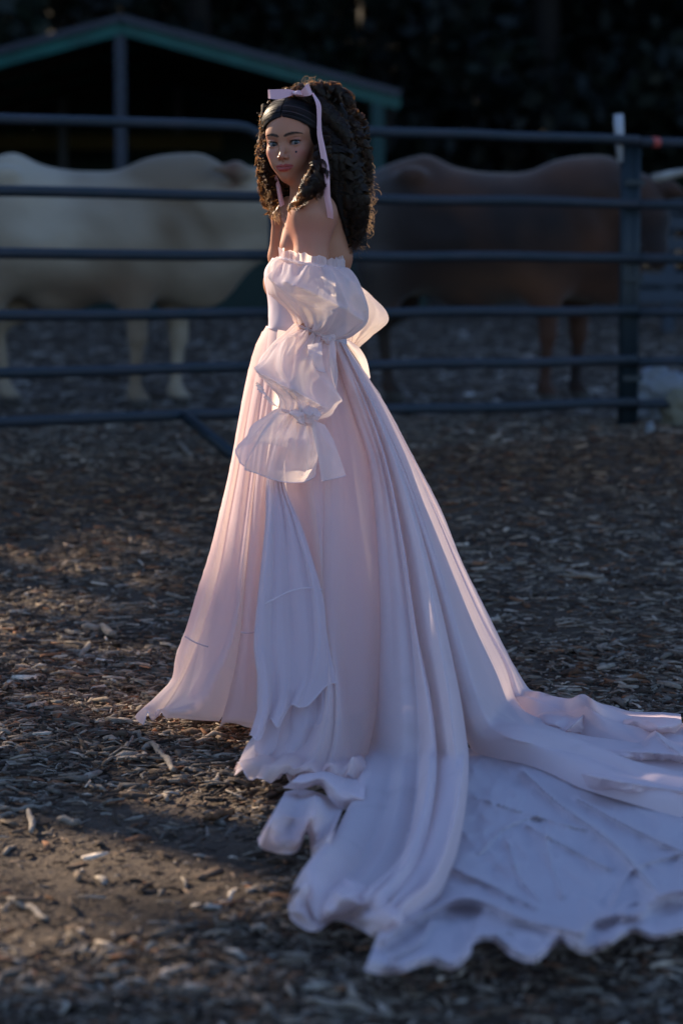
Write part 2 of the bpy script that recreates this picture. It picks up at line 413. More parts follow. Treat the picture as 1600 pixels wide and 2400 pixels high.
# ================================================================ corral fence
M_rail = mat('corral_paint', (.016, .026, .036), rough=.55, spec=.25, noise=(7, (.05, .042, .055), .35))
M_post = mat('post_paint', (.010, .020, .028), rough=.5, noise=(9, (.02, .025, .03), .4))
FA = np.array((-1.58, 11.2)); FB = np.array((1.553, 12.94)); FD = (FB - FA) / np.linalg.norm(FB - FA)
def fpt(s, z, off=0.0): p = FA + FD * s; return (p[0] + FD[1] * off, p[1] - FD[0] * off, z)
sJ = float(np.linalg.norm(np.array((-.288, 11.92)) - FA)); sP = float(np.linalg.norm(FB - FA))
RZ = [1.886, 1.553, 1.268, .985, .722, .495]
def panel(s0, s1, label, round_l, round_r, dz=0):
    c = fpt((s0 + s1) / 2, float(gz(0, fpt((s0 + s1) / 2, 0)[1])))
    e = empty('corral_panel', c); tag(e, label, 'fence', 'steel corral panels of the pen')
    R = .026; q = .20
    for i, z in enumerate(RZ):
        mb = MB(); z += dz
        if i == 0:
            P = []
            if round_l:
                for k in range(7):
                    a = math.pi - k * math.pi / 12; P.append(fpt(s0 + q + q * math.cos(a), z - q + q * math.sin(a)))
            else: P.append(fpt(s0, z))
            for k in range(1, 8): P.append(fpt(s0 + (s1 - s0) * k / 8, z + .003 * math.sin(k * 2.1)))
            if round_r:
                for k in range(7):
                    a = math.pi / 2 - k * math.pi / 12; P.append(fpt(s1 - q + q * math.cos(a), z - q + q * math.sin(a)))
            else: P.append(fpt(s1, z))
        else: P = [fpt(s0 + (s1 - s0) * k / 8, z + .004 * math.sin(k * 1.3 + i)) for k in range(9)]
        mb.tube(P, R, 12); setpar(mb.build('rail', M_rail, None, True), e)
    for s, rd in ((s0, round_l), (s1, round_r)):
        if abs(s - sP) < .05: continue
        mb = MB(); top = RZ[0] - (.20 if rd else 0) + dz
        gzv = float(gz(0, fpt(s, 0)[1])) + .01
        mb.tube([fpt(s, gzv), fpt(s, top)], R * 1.02, 12); mb.box(fpt(s, gzv + .012), (.16, .08, .02)); setpar(mb.build('upright', M_rail, None, True), e)
    return e
panel(sJ - 3.66, sJ - .05, 'blue grey six rail corral panel in front of the cream cow', False, True)
panel(sJ + .06, sP + .02, 'blue grey six rail corral panel in front of the brown cow', False, False, -.004)
panel(sP + .03, sP + 3.76, 'blue grey six rail corral panel right of the dark post', False, False, -.012)
# post where two panels meet
e = empty('fence_post', fpt(sP - .06, .36)); tag(e, 'dark steel double post where the right corral panels meet', 'post')
mb = MB()
for so, rr_ in ((-.020, .029), (.012, .022), (.045, .029)):
    mb.tube([fpt(sP + so, .33, -.055), fpt(sP + so, 1.90, -.055)], rr_, 12)
setpar(mb.build('post_tube', M_post, None, True), e)
for z in (.62, 1.15, 1.66):
    mb = MB(); mb.box(fpt(sP + .012, z, -.018), (.13, .012, .03), Matrix.Rotation(math.atan2(FD[1], FD[0]), 3, 'Z')); setpar(mb.build('clamp', M_post, None), e)
M_white = mat('white_plastic', (.36, .38, .42), rough=.5, noise=(30, (.3, .3, .3), .4))
M_red = mat('red_tape', (.35, .06, .05), rough=.5)
mb = MB(); p = at(1420, 262, 12.95); q = at(1425, 372, 12.95)
mb.tube([p + np.array((0, .02, 0)), p * .6 + q * .4 + np.array((0, .02, 0)), q + np.array((0, .02, 0))], [.026, .026, .018], 12)
tag(mb.build('fence_stake', M_white, None, True), 'white plastic stake top rising above the rails left of the dark post', 'stake')
mb = MB(); c = fpt(sP + .13, RZ[0] - .012); mb.tube([(c[0] - .02, c[1] - .011, c[2]), (c[0] + .02, c[1] + .011, c[2])], .029, 12)
tag(mb.build('tape_mark', M_red, None, True), 'small band of red tape on the top rail right of the post', 'tape')
# brace leg going down to the front of the left panel
a = at(425, 955, 11.62); b_ = on_ground(560, 1075); b_[2] += .02
mb = MB(); mb.tube([a, (a + b_) / 2, b_], .028, 12); mb.box(b_, (.12, .1, .02))
tag(mb.build('brace', M_post, None, True), 'dark steel brace slanting from the bottom rail down to the mulch', 'brace')
# sack and scraps right of the post
def blob(name, c, r, m, seedk, amp=.25, flat=None):
    th = np.linspace(0, math.pi, 26)[:, None]; ph = np.linspace(0, 2 * math.pi, 44, endpoint=False)[None]
    n = np.stack([np.sin(th) * np.cos(ph), np.sin(th) * np.sin(ph), np.cos(th) + 0 * ph], -1)
    n = np.sign(n) * np.abs(n) ** .75
    d = 1 + amp * noise3(n[..., 0], n[..., 1], n[..., 2], .7, seedk, 3) + .06 * noise3(n[..., 0], n[..., 1], n[..., 2], 3, seedk + 2, 2)
    P = n * d[..., None] * np.array(r) + np.array(c)
    P[..., 2] = np.maximum(P[..., 2], gz(P[..., 0], P[..., 1]) - .01)
    return mesh_obj(name, P.reshape(-1, 3), grid_faces(26, 44, True), m)
M_sack = mat('sack', (.22, .24, .28), rough=.6, noise=(6, (.14, .14, .11), .6), bump=(20, .5))
M_tan = mat('feed_bag', (.16, .15, .11), rough=.7, noise=(5, (.1, .09, .06), .6), bump=(20, .5))
c = at(1525, 905, 13.6); c[2] = float(gz(0, 13.6)) + .10
tag(blob('feed_sack', c, (.19, .16, .17), M_sack, 1), 'crumpled white sack lying behind the bottom rail at the right edge', 'sack')
c = at(1585, 950, 13.1); c[2] = float(gz(0, 13.1)) + .05
tag(blob('feed_bag', c, (.17, .12, .12), M_tan, 4), 'tan feed bag lying beside the white sack', 'bag')
c = on_ground(1490, 1008)
tag(blob('paper_scrap', (c[0], c[1], c[2] + .03), (.022, .02, .05), M_sack, 6), 'small pale scrap sticking up from the mulch below the sack', 'scrap')

# far pen fence at the right
M_far = mat('far_rail_paint', (.03, .05, .08), rough=.5, noise=(3, (.02, .03, .045), .5))
e = empty('far_fence', (4.0, 24, .55)); tag(e, 'pale blue board fence far back at the right edge', 'fence')
for v0, u0 in ((472, 1500), (512, 1512), (560, 1525), (640, 1440), (680, 1440)):
    mb = MB(); p = at(u0, v0, 24); q = p + np.array((3.5, .6, .0)); w_ = .13
    d = q - p; ang = math.atan2(d[1], d[0]); mb.box((p + q) / 2, (np.linalg.norm(d), .03, w_), Matrix.Rotation(ang, 3, 'Z'))
    setpar(mb.build('rail', M_far, None), e)
for x in (3.25, 5.0):
    mb = MB(); mb.box((x, 24.15 + .17 * (x - 3.2), 1.2), (.12, .1, 1.5)); setpar(mb.build('upright', M_far, None), e)

# ================================================================ barn
YB = 32.0
def bp_(us, vs, d=YB): return at(us / K, vs / K, d)     # full 1600 px reading
M_roof = mat('teal_roof_metal', (.008, .15, .135), rough=.45, noise=(2, (.008, .035, .04), .5))
M_trim = mat('grey_rake_trim', (.06, .07, .10), rough=.45, noise=(3, (.045, .05, .07), .5))
M_tealp = mat('teal_post_metal', (.008, .065, .07), rough=.5)
M_greyp = mat('galvanised_post', (.045, .06, .09), rough=.45, noise=(5, (.03, .04, .06), .5))
M_dark = mat('dark_barn_timber', (.03, .028, .026), rough=.8, noise=(4, (.02, .02, .02), .5))
M_tealw = mat('teal_wall_metal', (.004, .030, .030), rough=.5)
M_farlit = mat('far_lit_strip_yellow', (.06, .05, .018), rough=.9, noise=(20, (.1, .08, .03), .6))  # yellow of the far sunlit strip put into the colour
M_inner = mat('barn_interior_dark', (.006, .032, .030), rough=.7, noise=(1.5, (.004, .014, .014), .6))  # dimness of the barn interior put into the colour
e = empty('barn', (-2.9, 34, .75)); tag(e, 'open sided barn with teal gabled metal roof behind the cream cow', 'barn')
rid = bp_(285, 35); ev = bp_(938, 212); hw = ev[0] - rid[0]; rise = rid[2] - ev[2]
for sgn in (-1, 1):
    sl_ = math.atan2(rise, hw); Ls = math.hypot(hw, rise)
    # corrugated sheet
    nC = 60; V = []; F = []
    for i in range(2):
        for j in range(nC * 2 + 1):
            yy = 32.02 + 9 * j / (nC * 2); s_ = i
            x = rid[0] + sgn * hw * s_; z = rid[2] - rise * s_ + (.018 if j % 2 else 0)
            V.append((x, yy, z))
    m_ = nC * 2 + 1
    for j in range(m_ - 1): F.append((j, j + 1, m_ + j + 1, m_ + j))
    setpar(mesh_obj('roof_sheet', V, F, M_roof, None, False), e)
    R3 = Matrix.Rotation(sgn * sl_, 3, 'Y')
    cx = rid[0] + sgn * hw / 2; cz = rid[2] - rise / 2
    mb = MB(); mb.box((cx, 31.98, cz - .035), (Ls, .05, .08), R3); setpar(mb.build('rake_trim', M_trim, None), e)
    mb = MB(); mb.box((cx, 32.05, cz - .17), (Ls, .06, .15), R3); setpar(mb.build('fascia', M_roof, None), e)
    for yy in (34.2, 36.4, 38.6, 40.6):
        mb = MB(); mb.box((cx, yy, cz - .12), (Ls, .08, .16), R3); setpar(mb.build('rafter', M_dark, None), e)
    for s_ in (.2, .4, .6, .8):
        mb = MB(); mb.box((rid[0] + sgn * hw * s_, 36.5, rid[2] - rise * s_ - .05), (.06, 8.8, .06)); setpar(mb.build('purlin', M_dark, None), e)
for us, m_, wd, vt in ((282, M_greyp, .14, 52), (885, M_tealp, .17, 205)):
    p = bp_(us, vt, 32.1); g = float(gz(0, 32)); mb = MB(); mb.box((p[0], 32.1, (p[2] + g) / 2 - .06), (wd, .14, p[2] - g), None); setpar(mb.build('post', m_, None), e)
for us, dd in ((148, 38), (418, 40), (-260, 32.1), (20, 41)):
    p = bp_(us, 300, dd); g = float(gz(0, dd)); mb = MB(); top = min(rid[2] - .25 - rise / hw * abs(p[0] - rid[0]), 5); mb.box((p[0], dd, (top + g) / 2), (.13, .13, top - g)); setpar(mb.build('post', M_greyp if dd > 33 and us > 100 else M_tealp, None), e)
for k in range(16):  # dark sheets added across the back to close the shaded interior
    x = -7.6 + k * .53; tp = min(4.75, rid[2] - rise / hw * abs(x - rid[0]) + .25); mb = MB(); mb.box((x, 41.1, (tp + .7) / 2), (.48, .03, tp - .7)); mb.box((x + .26, 41.11, (tp + .6) / 2), (.05, .02, tp - .8)); setpar(mb.build('wall_sheet', M_inner, None), e)
p = bp_(0, 338, 39); q = bp_(520, 328, 39)
mb = MB(); mb.box(((p[0] + q[0]) / 2 - 1, 39, (p[2] + q[2]) / 2), (q[0] - p[0] + 2, .12, .24)); setpar(mb.build('far_lit_strip', M_farlit, None), e)  # yellow bar standing in for something sunlit beyond the open barn
for k in range(26):       # upright corrugated wall sheets of the low front wall
    x = -6.9 + k * .31
    if x > ev[0] + .1: break
    mb = MB()
    for j in range(3): mb.box((x + j * .1, 32.16, .70 + .33), (.055, .03, .72)); mb.box((x + j * .1 + .05, 32.175, .70 + .33), (.05, .012, .72))
    setpar(mb.build('wall_sheet', M_tealw, None), e)

# ================================================================ cattle
def cow(name, label, loc, coatA, coatB, down, kk, yaw=0.0, rest=None, hx=0.0):
    st = .017
    xs = np.arange(-1.15, 1.75, st); ys = np.arange(-.42, .42, st); zs = np.arange(-.03, 1.72, st)
    f = Field(xs, ys, zs)
    f.ell((-.42, 0, 1.06), (.44, .29, .40), .1); f.ell((.05, 0, 1.00), (.55, .33, .38), .12)
    f.ell((.48, 0, 1.06), (.36, .25, .42), .12); f.cap((-.66, 0, 1.33), (-.42, 0, 1.42), .09, .08, .12)
    f.cap((.42, 0, 1.32), (.68, 0, 1.37), .10, .13, .14); f.cap((-.3, 0, 1.28), (.35, 0, 1.25), .07, .07, .18)
    for s in (-1, 1):
        f.ell((-.62 + hx * .6, s * .13, .98), (.22, .14, .36), .1)
        dx = .07 * s + hx
        f.cap((-.62 + dx, s * .16, .82), (-.60 + dx, s * .16, .60), .14, .085, .08)        # thigh
        f.cap((-.60 + dx, s * .16, .60), (-.74 + dx, s * .16, .48), .075, .055, .05)       # hock back
        f.cap((-.74 + dx, s * .16, .48), (-.70 + dx, s * .16, .10), .042, .034, .03)       # shank
        f.cap((-.70 + dx, s * .16, .10), (-.66 + dx, s * .16, .035), .050, .062, .03)
        fx = .43 + .11 * s
        f.ell((fx - .02, s * .15, .86), (.17, .11, .30), .1)
        f.cap((fx, s * .16, .74), (fx + .01, s * .16, .42), .085, .058, .06)
        f.cap((fx + .01, s * .16, .42), (fx - .01, s * .16, .10), .045, .034, .04)
        f.cap((fx - .01, s * .16, .10), (fx + .03, s * .16, .035), .048, .060, .03)
        f.ell((-.50 + hx * .5, s * .21, 1.38), (.08, .05, .05), .08); f.ell((-.80, s * .12, 1.20), (.05, .05, .06), .07)
    f.ell((-.15, 0, .66), (.16, .1, .1), .1)
    f.ell((.72, 0, .86), (.2, .09, .26), .14)                                             # brisket
    if down:
        f.cap((.62, 0, 1.16), (1.06, -.02, 1.22), .27, .20, .12); f.cap((.70, 0, .84), (1.02, -.02, .98), .15, .12, .14)
        f.cap((1.06, -.02, 1.24), (1.22, -.03, 1.12), .16, .13, .08); f.cap((1.2, -.03, 1.02), (1.42, -.03, .80), .12, .075, .08)
        hd = (1.10, -.03, 1.3); ears = [((1.04, -.14, 1.38), (.80, -.30, 1.41)), ((1.04, .1, 1.38), (.98, .3, 1.36))]
    else:
        f.cap((.60, 0, 1.20), (.88, -.02, 1.22), .23, .16, .12); f.cap((.68, 0, .9), (.92, -.03, 1.05), .12, .09, .12)
        f.cap((.88, -.03, 1.26), (.95, -.14, 1.12), .13, .11, .06); f.cap((.94, -.14, 1.12), (.98, -.26, .88), .10, .07, .06)
        hd = (.90, -.08, 1.34); ears = [((.80, -.1, 1.32), (.64, -.18, 1.28)), ((.98, -.06, 1.32), (1.15, -.12, 1.27))]
    for a_, b2 in ears:
        f.cap(a_, (np.array(a_) + np.array(b2)) / 2, .03, .055, .03); f.cap((np.array(a_) + np.array(b2)) / 2, b2, .055, .018, .03)
    for s in (-1, 1):      # hollow of the flank and behind the shoulder
        f.ell((-.33 + hx * .5, s * .36, 1.16), (.13, .07, .12), .10, neg=True); f.cap((.26, s * .37, 1.22), (.20, s * .37, .84), .035, .03, .10, neg=True)
        f.cap((.62, s * .28, 1.2), (.78, s * .24, .92), .03, .03, .10, neg=True)
    P, F = surfnet(f.D, *f.g)
    n = noise3(P[:, 0], P[:, 1], P[:, 2], .8, kk, 3); n2 = noise3(P[:, 0], P[:, 1], P[:, 2], 3.5, kk + 3, 2)
    m = np.clip(.5 + .7 * n + .2 * n2, 0, 1)[:, None]
    col = np.array(coatA) * (1 - m) + np.array(coatB) * m
    P[:, 1] += np.sign(P[:, 1]) * (.012 * noise3(P[:, 0], P[:, 1], P[:, 2], 1.1, kk + 5, 2)) * (P[:, 2] > .5)
    hoof = np.clip((.07 - P[:, 2]) / .02, 0, 1)[:, None]; col = col * (1 - hoof) + np.array((.05, .045, .04)) * hoof
    if rest: col = rest(P, col)
    e = empty(name, loc); tag(e, label, 'cow')
    R = Matrix.Rotation(yaw, 4, 'Z')
    def put(o): o.parent = e; return o
    e.rotation_euler = (0, 0, yaw)
    M_coat = mat(name + '_coat', (.4, .35, .3), rough=.75, spec=.25, attr=True, bump=(18, .25), sheen=.2)
    put(mesh_obj('body', P, F, M_coat, None, True, col))
    M_tail = mat(name + '_tail', tuple(np.array(coatA) * .6), rough=.8)
    mb = MB(); mb.tube([(-.86, 0, 1.32), (-.93, 0, 1.2), (-.95, -.02, .95), (-.94, -.02, .7), (-.93, -.01, .5), (-.93, 0, .36)], [.04, .035, .025, .02, .04, .012], 8)
    put(mb.build('tail', M_tail, None, True))
    if not down:
        M_horn = mat('horn', (.35, .33, .29), rough=.4, noise=(10, (.12, .1, .09), .5))
        for s in (-1, 1):
            mb = MB(); b0 = np.array(hd) + np.array((s * .06, 0, .02))
            mb.tube([b0, b0 + np.array((s * .12, -.02, .03)), b0 + np.array((s * .22, -.04, .05)), b0 + np.array((s * .32, -.05, .07))], [.032, .028, .02, .008], 9)
            put(mb.build('horn', M_horn, None, True))
    for s in (-1, 1):
        if down: c = np.array((1.24, -.03 + s * .105, 1.06))
        else: c = np.array((.93 + s * .09, -.19, 1.14))
        mb = MB(); mb.tube([c + np.array((0, 0, .022)), c, c - np.array((0, 0, .022))], [.008, .024, .008], 8)
        put(mb.build('eye', mat('cow_eye', (.01, .01, .01), rough=.15), None, True))
    return e
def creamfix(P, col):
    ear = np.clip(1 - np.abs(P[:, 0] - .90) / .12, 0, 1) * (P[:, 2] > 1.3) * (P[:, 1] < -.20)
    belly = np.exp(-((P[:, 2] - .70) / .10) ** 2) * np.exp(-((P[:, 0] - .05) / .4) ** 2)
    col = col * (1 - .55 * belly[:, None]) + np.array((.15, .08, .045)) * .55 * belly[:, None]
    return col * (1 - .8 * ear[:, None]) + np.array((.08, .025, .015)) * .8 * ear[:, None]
p = at(196, 940, 14.5)
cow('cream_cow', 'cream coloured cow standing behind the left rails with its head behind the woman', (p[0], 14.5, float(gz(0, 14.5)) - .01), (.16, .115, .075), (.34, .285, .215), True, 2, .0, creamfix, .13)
def brownfix(P, col):
    belly = np.exp(-((P[:, 2] - .72) / .12) ** 2) * np.exp(-((P[:, 0] + .05) / .35) ** 2)
    rump = np.exp(-((P[:, 0] + .78) / .14) ** 2)
    col = col + np.array((.075, .035, .016)) * belly[:, None] + np.array((.04, .035, .03)) * rump[:, None]
    return col
p = at(1128, 935, 14.9)
cow('brown_cow', 'dark brown horned cow standing behind the right rails', (p[0], 14.9, float(gz(0, 14.9)) - .01), (.012, .0055, .004), (.085, .032, .014), False, 6, .0, brownfix)

# ================================================================ trees: a wall of foliage with one gap cut to let the low sun in
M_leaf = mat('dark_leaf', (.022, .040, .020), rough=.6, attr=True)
M_trunk = mat('tree_bark', (.02, .016, .013), rough=.9, noise=(6, (.012, .01, .009), .6), bump=(10, .8))
TEL, TAZ = math.tan(rad(SUN_EL)) / math.cos(rad(SUN_AZ)), math.tan(rad(SUN_AZ))
def sun_plane(x, y, z): return x + (y - 6.5) * TAZ, z - (y - 6.5) * TEL
def gap(x0, z0):
    """how open the canopy is where the ray through (x0, z0) in the woman's plane passes"""
    g = noise3(x0, 0 * x0, z0, .9, 8, 2) * .14
    st = lambda v, e=.10: np.clip(v / e + .5, 0, 1)
    gxx = x0 + z0 * TAZ / TEL                                  # where that ray meets the ground, left to right
    near = st(x0 + 3.6) * st(.52 + g - x0) * st(z0 + .25) * st(2.2 - z0)
    far = st(-.34 + g * 2 - gxx, .2) * st(.1 - z0) * st(z0 + 1.85) * st(gxx + 2.6)
    veil = st(gxx + .06 + g * .3, .12) * st(-.60 - x0, .08) * st(z0 - .40)
    high = st(z0 - 1.78 + g, .2) * st(-.7 - x0)
    dap = np.clip(1.0 - np.abs(noise3(x0, 0 * x0, z0, 1.5, 9, 2)) * 2.4, 0, 1) * ((gxx < -.30) & ((x0 < -.7) | (z0 < -.1)))
    return np.maximum(near, far) * (1 - .38 * dap) * (1 - .97 * veil) * (1 - .8 * high)
def tree(name, x, y, h, rx, n, label, shade, kk, ls=1.0):
    r = np.random.default_rng(500 + kk); g = float(gz(0, y))
    e = empty(name, (x, y, g)); tag(e, label, 'tree')
    mb = MB(); P = [(x + .3 * math.sin(k * .8 + kk) * k / 8, y + .2 * math.cos(k + kk) * k / 8, g - .1 + h * .9 * k / 8) for k in range(9)]
    mb.tube(P, [.32 * (1 - .1 * k) for k in range(9)], 9)
    setpar(mb.build('trunk', M_trunk, None, True), e)
    for k in range(7):
        mb = MB(); a = k * 2.4 + kk; z = g + h * (.25 + .09 * k); q = P[min(8, int(8 * (.28 + .09 * k)))]
        b0 = np.array((q[0], q[1], z)); d = np.array((math.cos(a), math.sin(a), .45)); ln = rx * (.8 - .05 * k)
        mb.tube([b0, b0 + d * ln * .5, b0 + d * ln + np.array((0, 0, .3))], [.12, .07, .03], 7)
        setpar(mb.build('limb', M_trunk, None, True), e)
    # crown: leaves gathered in clumps through the volume
    nc = 130; cz = r.uniform(.04, 1, nc); env = np.sin(np.clip(cz, .02, 1) ** .8 * math.pi * .93 + .12) ** .55
    ca = r.uniform(0, 6.28, nc); cr_ = rx * env * np.sqrt(r.uniform(.15, 1, nc))
    C = np.stack([x + cr_ * np.cos(ca), y + cr_ * np.sin(ca) * .8, g + .2 + cz * h], 1)
    k = r.integers(0, nc, n); off = r.normal(0, 1, (n, 3)); off /= np.linalg.norm(off, axis=1, keepdims=True)
    off *= (r.uniform(0, 1, n) ** .5 * r.uniform(.7, 1.45, nc)[k])[:, None]
    P = C[k] + off * np.array((1, 1, .75)); P[:, 2] = np.maximum(P[:, 2], g + .15)
    x0, z0 = sun_plane(P[:, 0], P[:, 1], P[:, 2])
    ok = gap(x0, z0) < r.uniform(0.02, 1, n); P = P[ok]; n = len(P)  # leaves left out where sun should land, kept where shade belongs
    a = r.normal(0, 1, (n, 3)); a /= np.linalg.norm(a, axis=1, keepdims=True)
    b2 = np.cross(a, r.normal(0, 1, (n, 3))); b2 /= np.linalg.norm(b2, axis=1, keepdims=True)
    s = r.uniform(.14, .27, n)[:, None] * ls
    V = np.stack([P - a * s, P + b2 * s * .55 - a * s * .1, P + a * s, P - b2 * s * .55 + a * s * .1], 1).reshape(-1, 3)
    F = np.arange(n * 4).reshape(-1, 4)
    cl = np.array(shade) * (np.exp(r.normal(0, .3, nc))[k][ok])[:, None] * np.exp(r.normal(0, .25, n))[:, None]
    setpar(mesh_obj('crown', V, F, M_leaf, None, False, np.repeat(cl, 4, 0)), e)
TN = [(-6.0, 45, 'dark tree seen through the open left side of the barn'), (-2.6, 43.5, 'dark tree directly behind the barn ridge'), (.6, 45, 'dark tree behind the right half of the barn roof'),
      (3.7, 43.5, 'dark leafy tree right of the barn roof'), (6.6, 45, 'dark tree behind the white stake at the right'), (9.8, 43, 'rightmost dark tree beyond the pen')]
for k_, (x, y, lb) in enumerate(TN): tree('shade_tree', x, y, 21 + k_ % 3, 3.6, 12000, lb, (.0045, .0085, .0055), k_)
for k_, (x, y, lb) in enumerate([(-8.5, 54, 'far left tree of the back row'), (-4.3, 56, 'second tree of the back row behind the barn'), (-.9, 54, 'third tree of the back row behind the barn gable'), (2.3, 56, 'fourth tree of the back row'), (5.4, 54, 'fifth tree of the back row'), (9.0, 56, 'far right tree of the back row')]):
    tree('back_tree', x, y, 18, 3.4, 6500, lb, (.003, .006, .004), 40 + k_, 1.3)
TW = ['first', 'second', 'third', 'fourth', 'fifth', 'sixth', 'seventh', 'eighth']
for k_ in range(8):       # row added on the sun's side, left of the pen, to block its light
    q = -12.5 + 4.1 * k_
    tree('sun_block_tree', -20.6 + .743 * q, 28.8 + .669 * q, 21 + k_ % 2, 4.3, 17000, TW[k_] + ' tree of the row added on the sun side to block its light', (.008, .014, .009), 60 + k_, 1.1)
tree('shade_tree', 8.6, 24, 13, 4.8, 12000, 'big spreading tree added out of view right of the pen to shade the cows', (.008, .014, .009), 22)  # outside the frame, put in to cut light on the cows
tree('shade_tree', -10.0, 27.5, 15, 4.8, 12000, 'broad tree added left of the barn to shade the pen ground', (.008, .014, .009), 26, 1.0)  # added for its shade on the pen ground
tree('shade_tree', -8.2, 20.5, 12, 3.8, 9000, 'spreading tree added out of view left of the pen to dim the light on the cows', (.008, .014, .009), 24)  # outside the frame, added to darken the pen
tree('shade_tree', -9.6, 15.2, 9.5, 3.0, 16000, 'smaller round tree added out of view at the left to keep sun off the train', (.010, .018, .010), 28, .8)  # added in the sun's path so the train lies in shade
tree('shade_tree', -9.8, 33.5, 14, 4.4, 12000, 'tall tree added close to the left side of the barn to shade the pen', (.006, .011, .007), 29, 1.1)  # added to stop sun patches on the pen ground
tree('shade_tree', -13.2, 36.5, 16, 4.6, 12000, 'tall tree added behind and left of the barn to shade the pen, outermost of the group', (.006, .011, .007), 30, 1.1)  # also added to keep sun from the pen ground
# ================================================================ the woman: gown
person = empty('person', (-.13, 6.45, 0))
tag(person, 'woman in pale pink gown with long train and dark ringlets looking over her shoulder', 'person')
M_skirt = cloth_mat('skirt_organza', (.76, .61, .65), .60, .12, (.99, .86, .79), .08)
M_drape = cloth_mat('drape_organza', (.66, .55, .60), .42, .18, (.9, .76, .74), .14, stain=.1)
M_train = cloth_mat('train_organza', (.79, .65, .68), .36, .08, (.92, .78, .74), .16, stain=.12)
M_sheer = cloth_mat('sheer_train_layer', (.72, .62, .67), .34, .10, (.8, .72, .74), .14, stain=.05, facing=.5)
M_sleeve = cloth_mat('sleeve_organza', (.78, .68, .71), .50, .30, (1, .88, .80), .08)
M_under = cloth_mat('underskirt_lining', (.74, .60, .61), .38, .02, (.82, .62, .60), .05)
M_hem = cloth_mat('hem_edge', (.82, .72, .76), .35, .0, (.9, .75, .72), 0)
M_satin = mat('satin_ribbon', (.68, .37, .39), rough=.38, spec=.5, sheen=.3)
M_bodice = cloth_mat('bodice_satin', (.80, .70, .77), .30, .02, (.9, .75, .72), .05)

def resamp(P, n):
    """smooth resampling of a polyline by chord length (Catmull-Rom)"""
    P = np.asarray(P, float)
    if len(P) == 1: return np.repeat(P, n, 0)
    d = np.concatenate([[0], np.cumsum(np.linalg.norm(np.diff(P, axis=0), axis=1) ** .9 + 1e-9)])
    if len(P) == 2:
        t = np.linspace(0, 1, n)[:, None]; return P[0] * (1 - t) + P[1] * t
    t = np.linspace(0, d[-1], n); i = np.clip(np.searchsorted(d, t, 'right') - 1, 0, len(P) - 2)
    m = np.empty_like(P)
    m[1:-1] = (P[2:] - P[:-2]) / (d[2:] - d[:-2])[:, None]
    m[0] = (P[1] - P[0]) / (d[1] - d[0]); m[-1] = (P[-1] - P[-2]) / (d[-1] - d[-2])
    h = (d[i + 1] - d[i])[:, None]; q = ((t - d[i])[:, None]) / h
    return (2 * q**3 - 3 * q**2 + 1) * P[i] + (q**3 - 2 * q**2 + q) * h * m[i] + (-2 * q**3 + 3 * q**2) * P[i + 1] + (q**3 - q**2) * h * m[i + 1]
def gpt(u, v, h):
    """points on the ground plane raised by h, arrays"""
    u = np.asarray(u, float); v = np.asarray(v, float)
    xc = (u * K - 800) / FPX; yc = (1200 - v * K) / FPX; dy = CP + yc * SP
    b = (-SP + yc * CP) / dy; y = (h + .022 - CAMH) / b
    for _ in range(3): y = (h + .022 + gz(0, y) - CAMH) / b
    return np.stack([xc / dy * y, y, CAMH + b * y], -1)
def column(hang, gnd, d0, p=1.3, nh=90, ng=50):
    G = np.array([gpt(u, v, h) for u, v, h in gnd])
    d1, zt = G[0][1], G[0][2]; z0 = at(*hang[0], d0)[2]
    H = []
    for u, v in hang:
        a, b = ray(u, v); lo, hi = -.02, 1.0
        for _ in range(40):
            s = (lo + hi) / 2; y = d0 + (d1 - d0) * max(s, 0) ** p
            if CAMH + b * y - (z0 - s * (z0 - zt)) > 0: hi = s
            else: lo = s
        y = d0 + (d1 - d0) * max(lo, 0) ** p
        H.append((a * y, y, CAMH + b * y))
    H.append(G[0])
    A = resamp(H, nh); return A if len(G) < 2 else np.concatenate([A, resamp(G, ng)[1:]])
def sm(x): x = np.clip(x, 0, 1); return x * x * (3 - 2 * x)
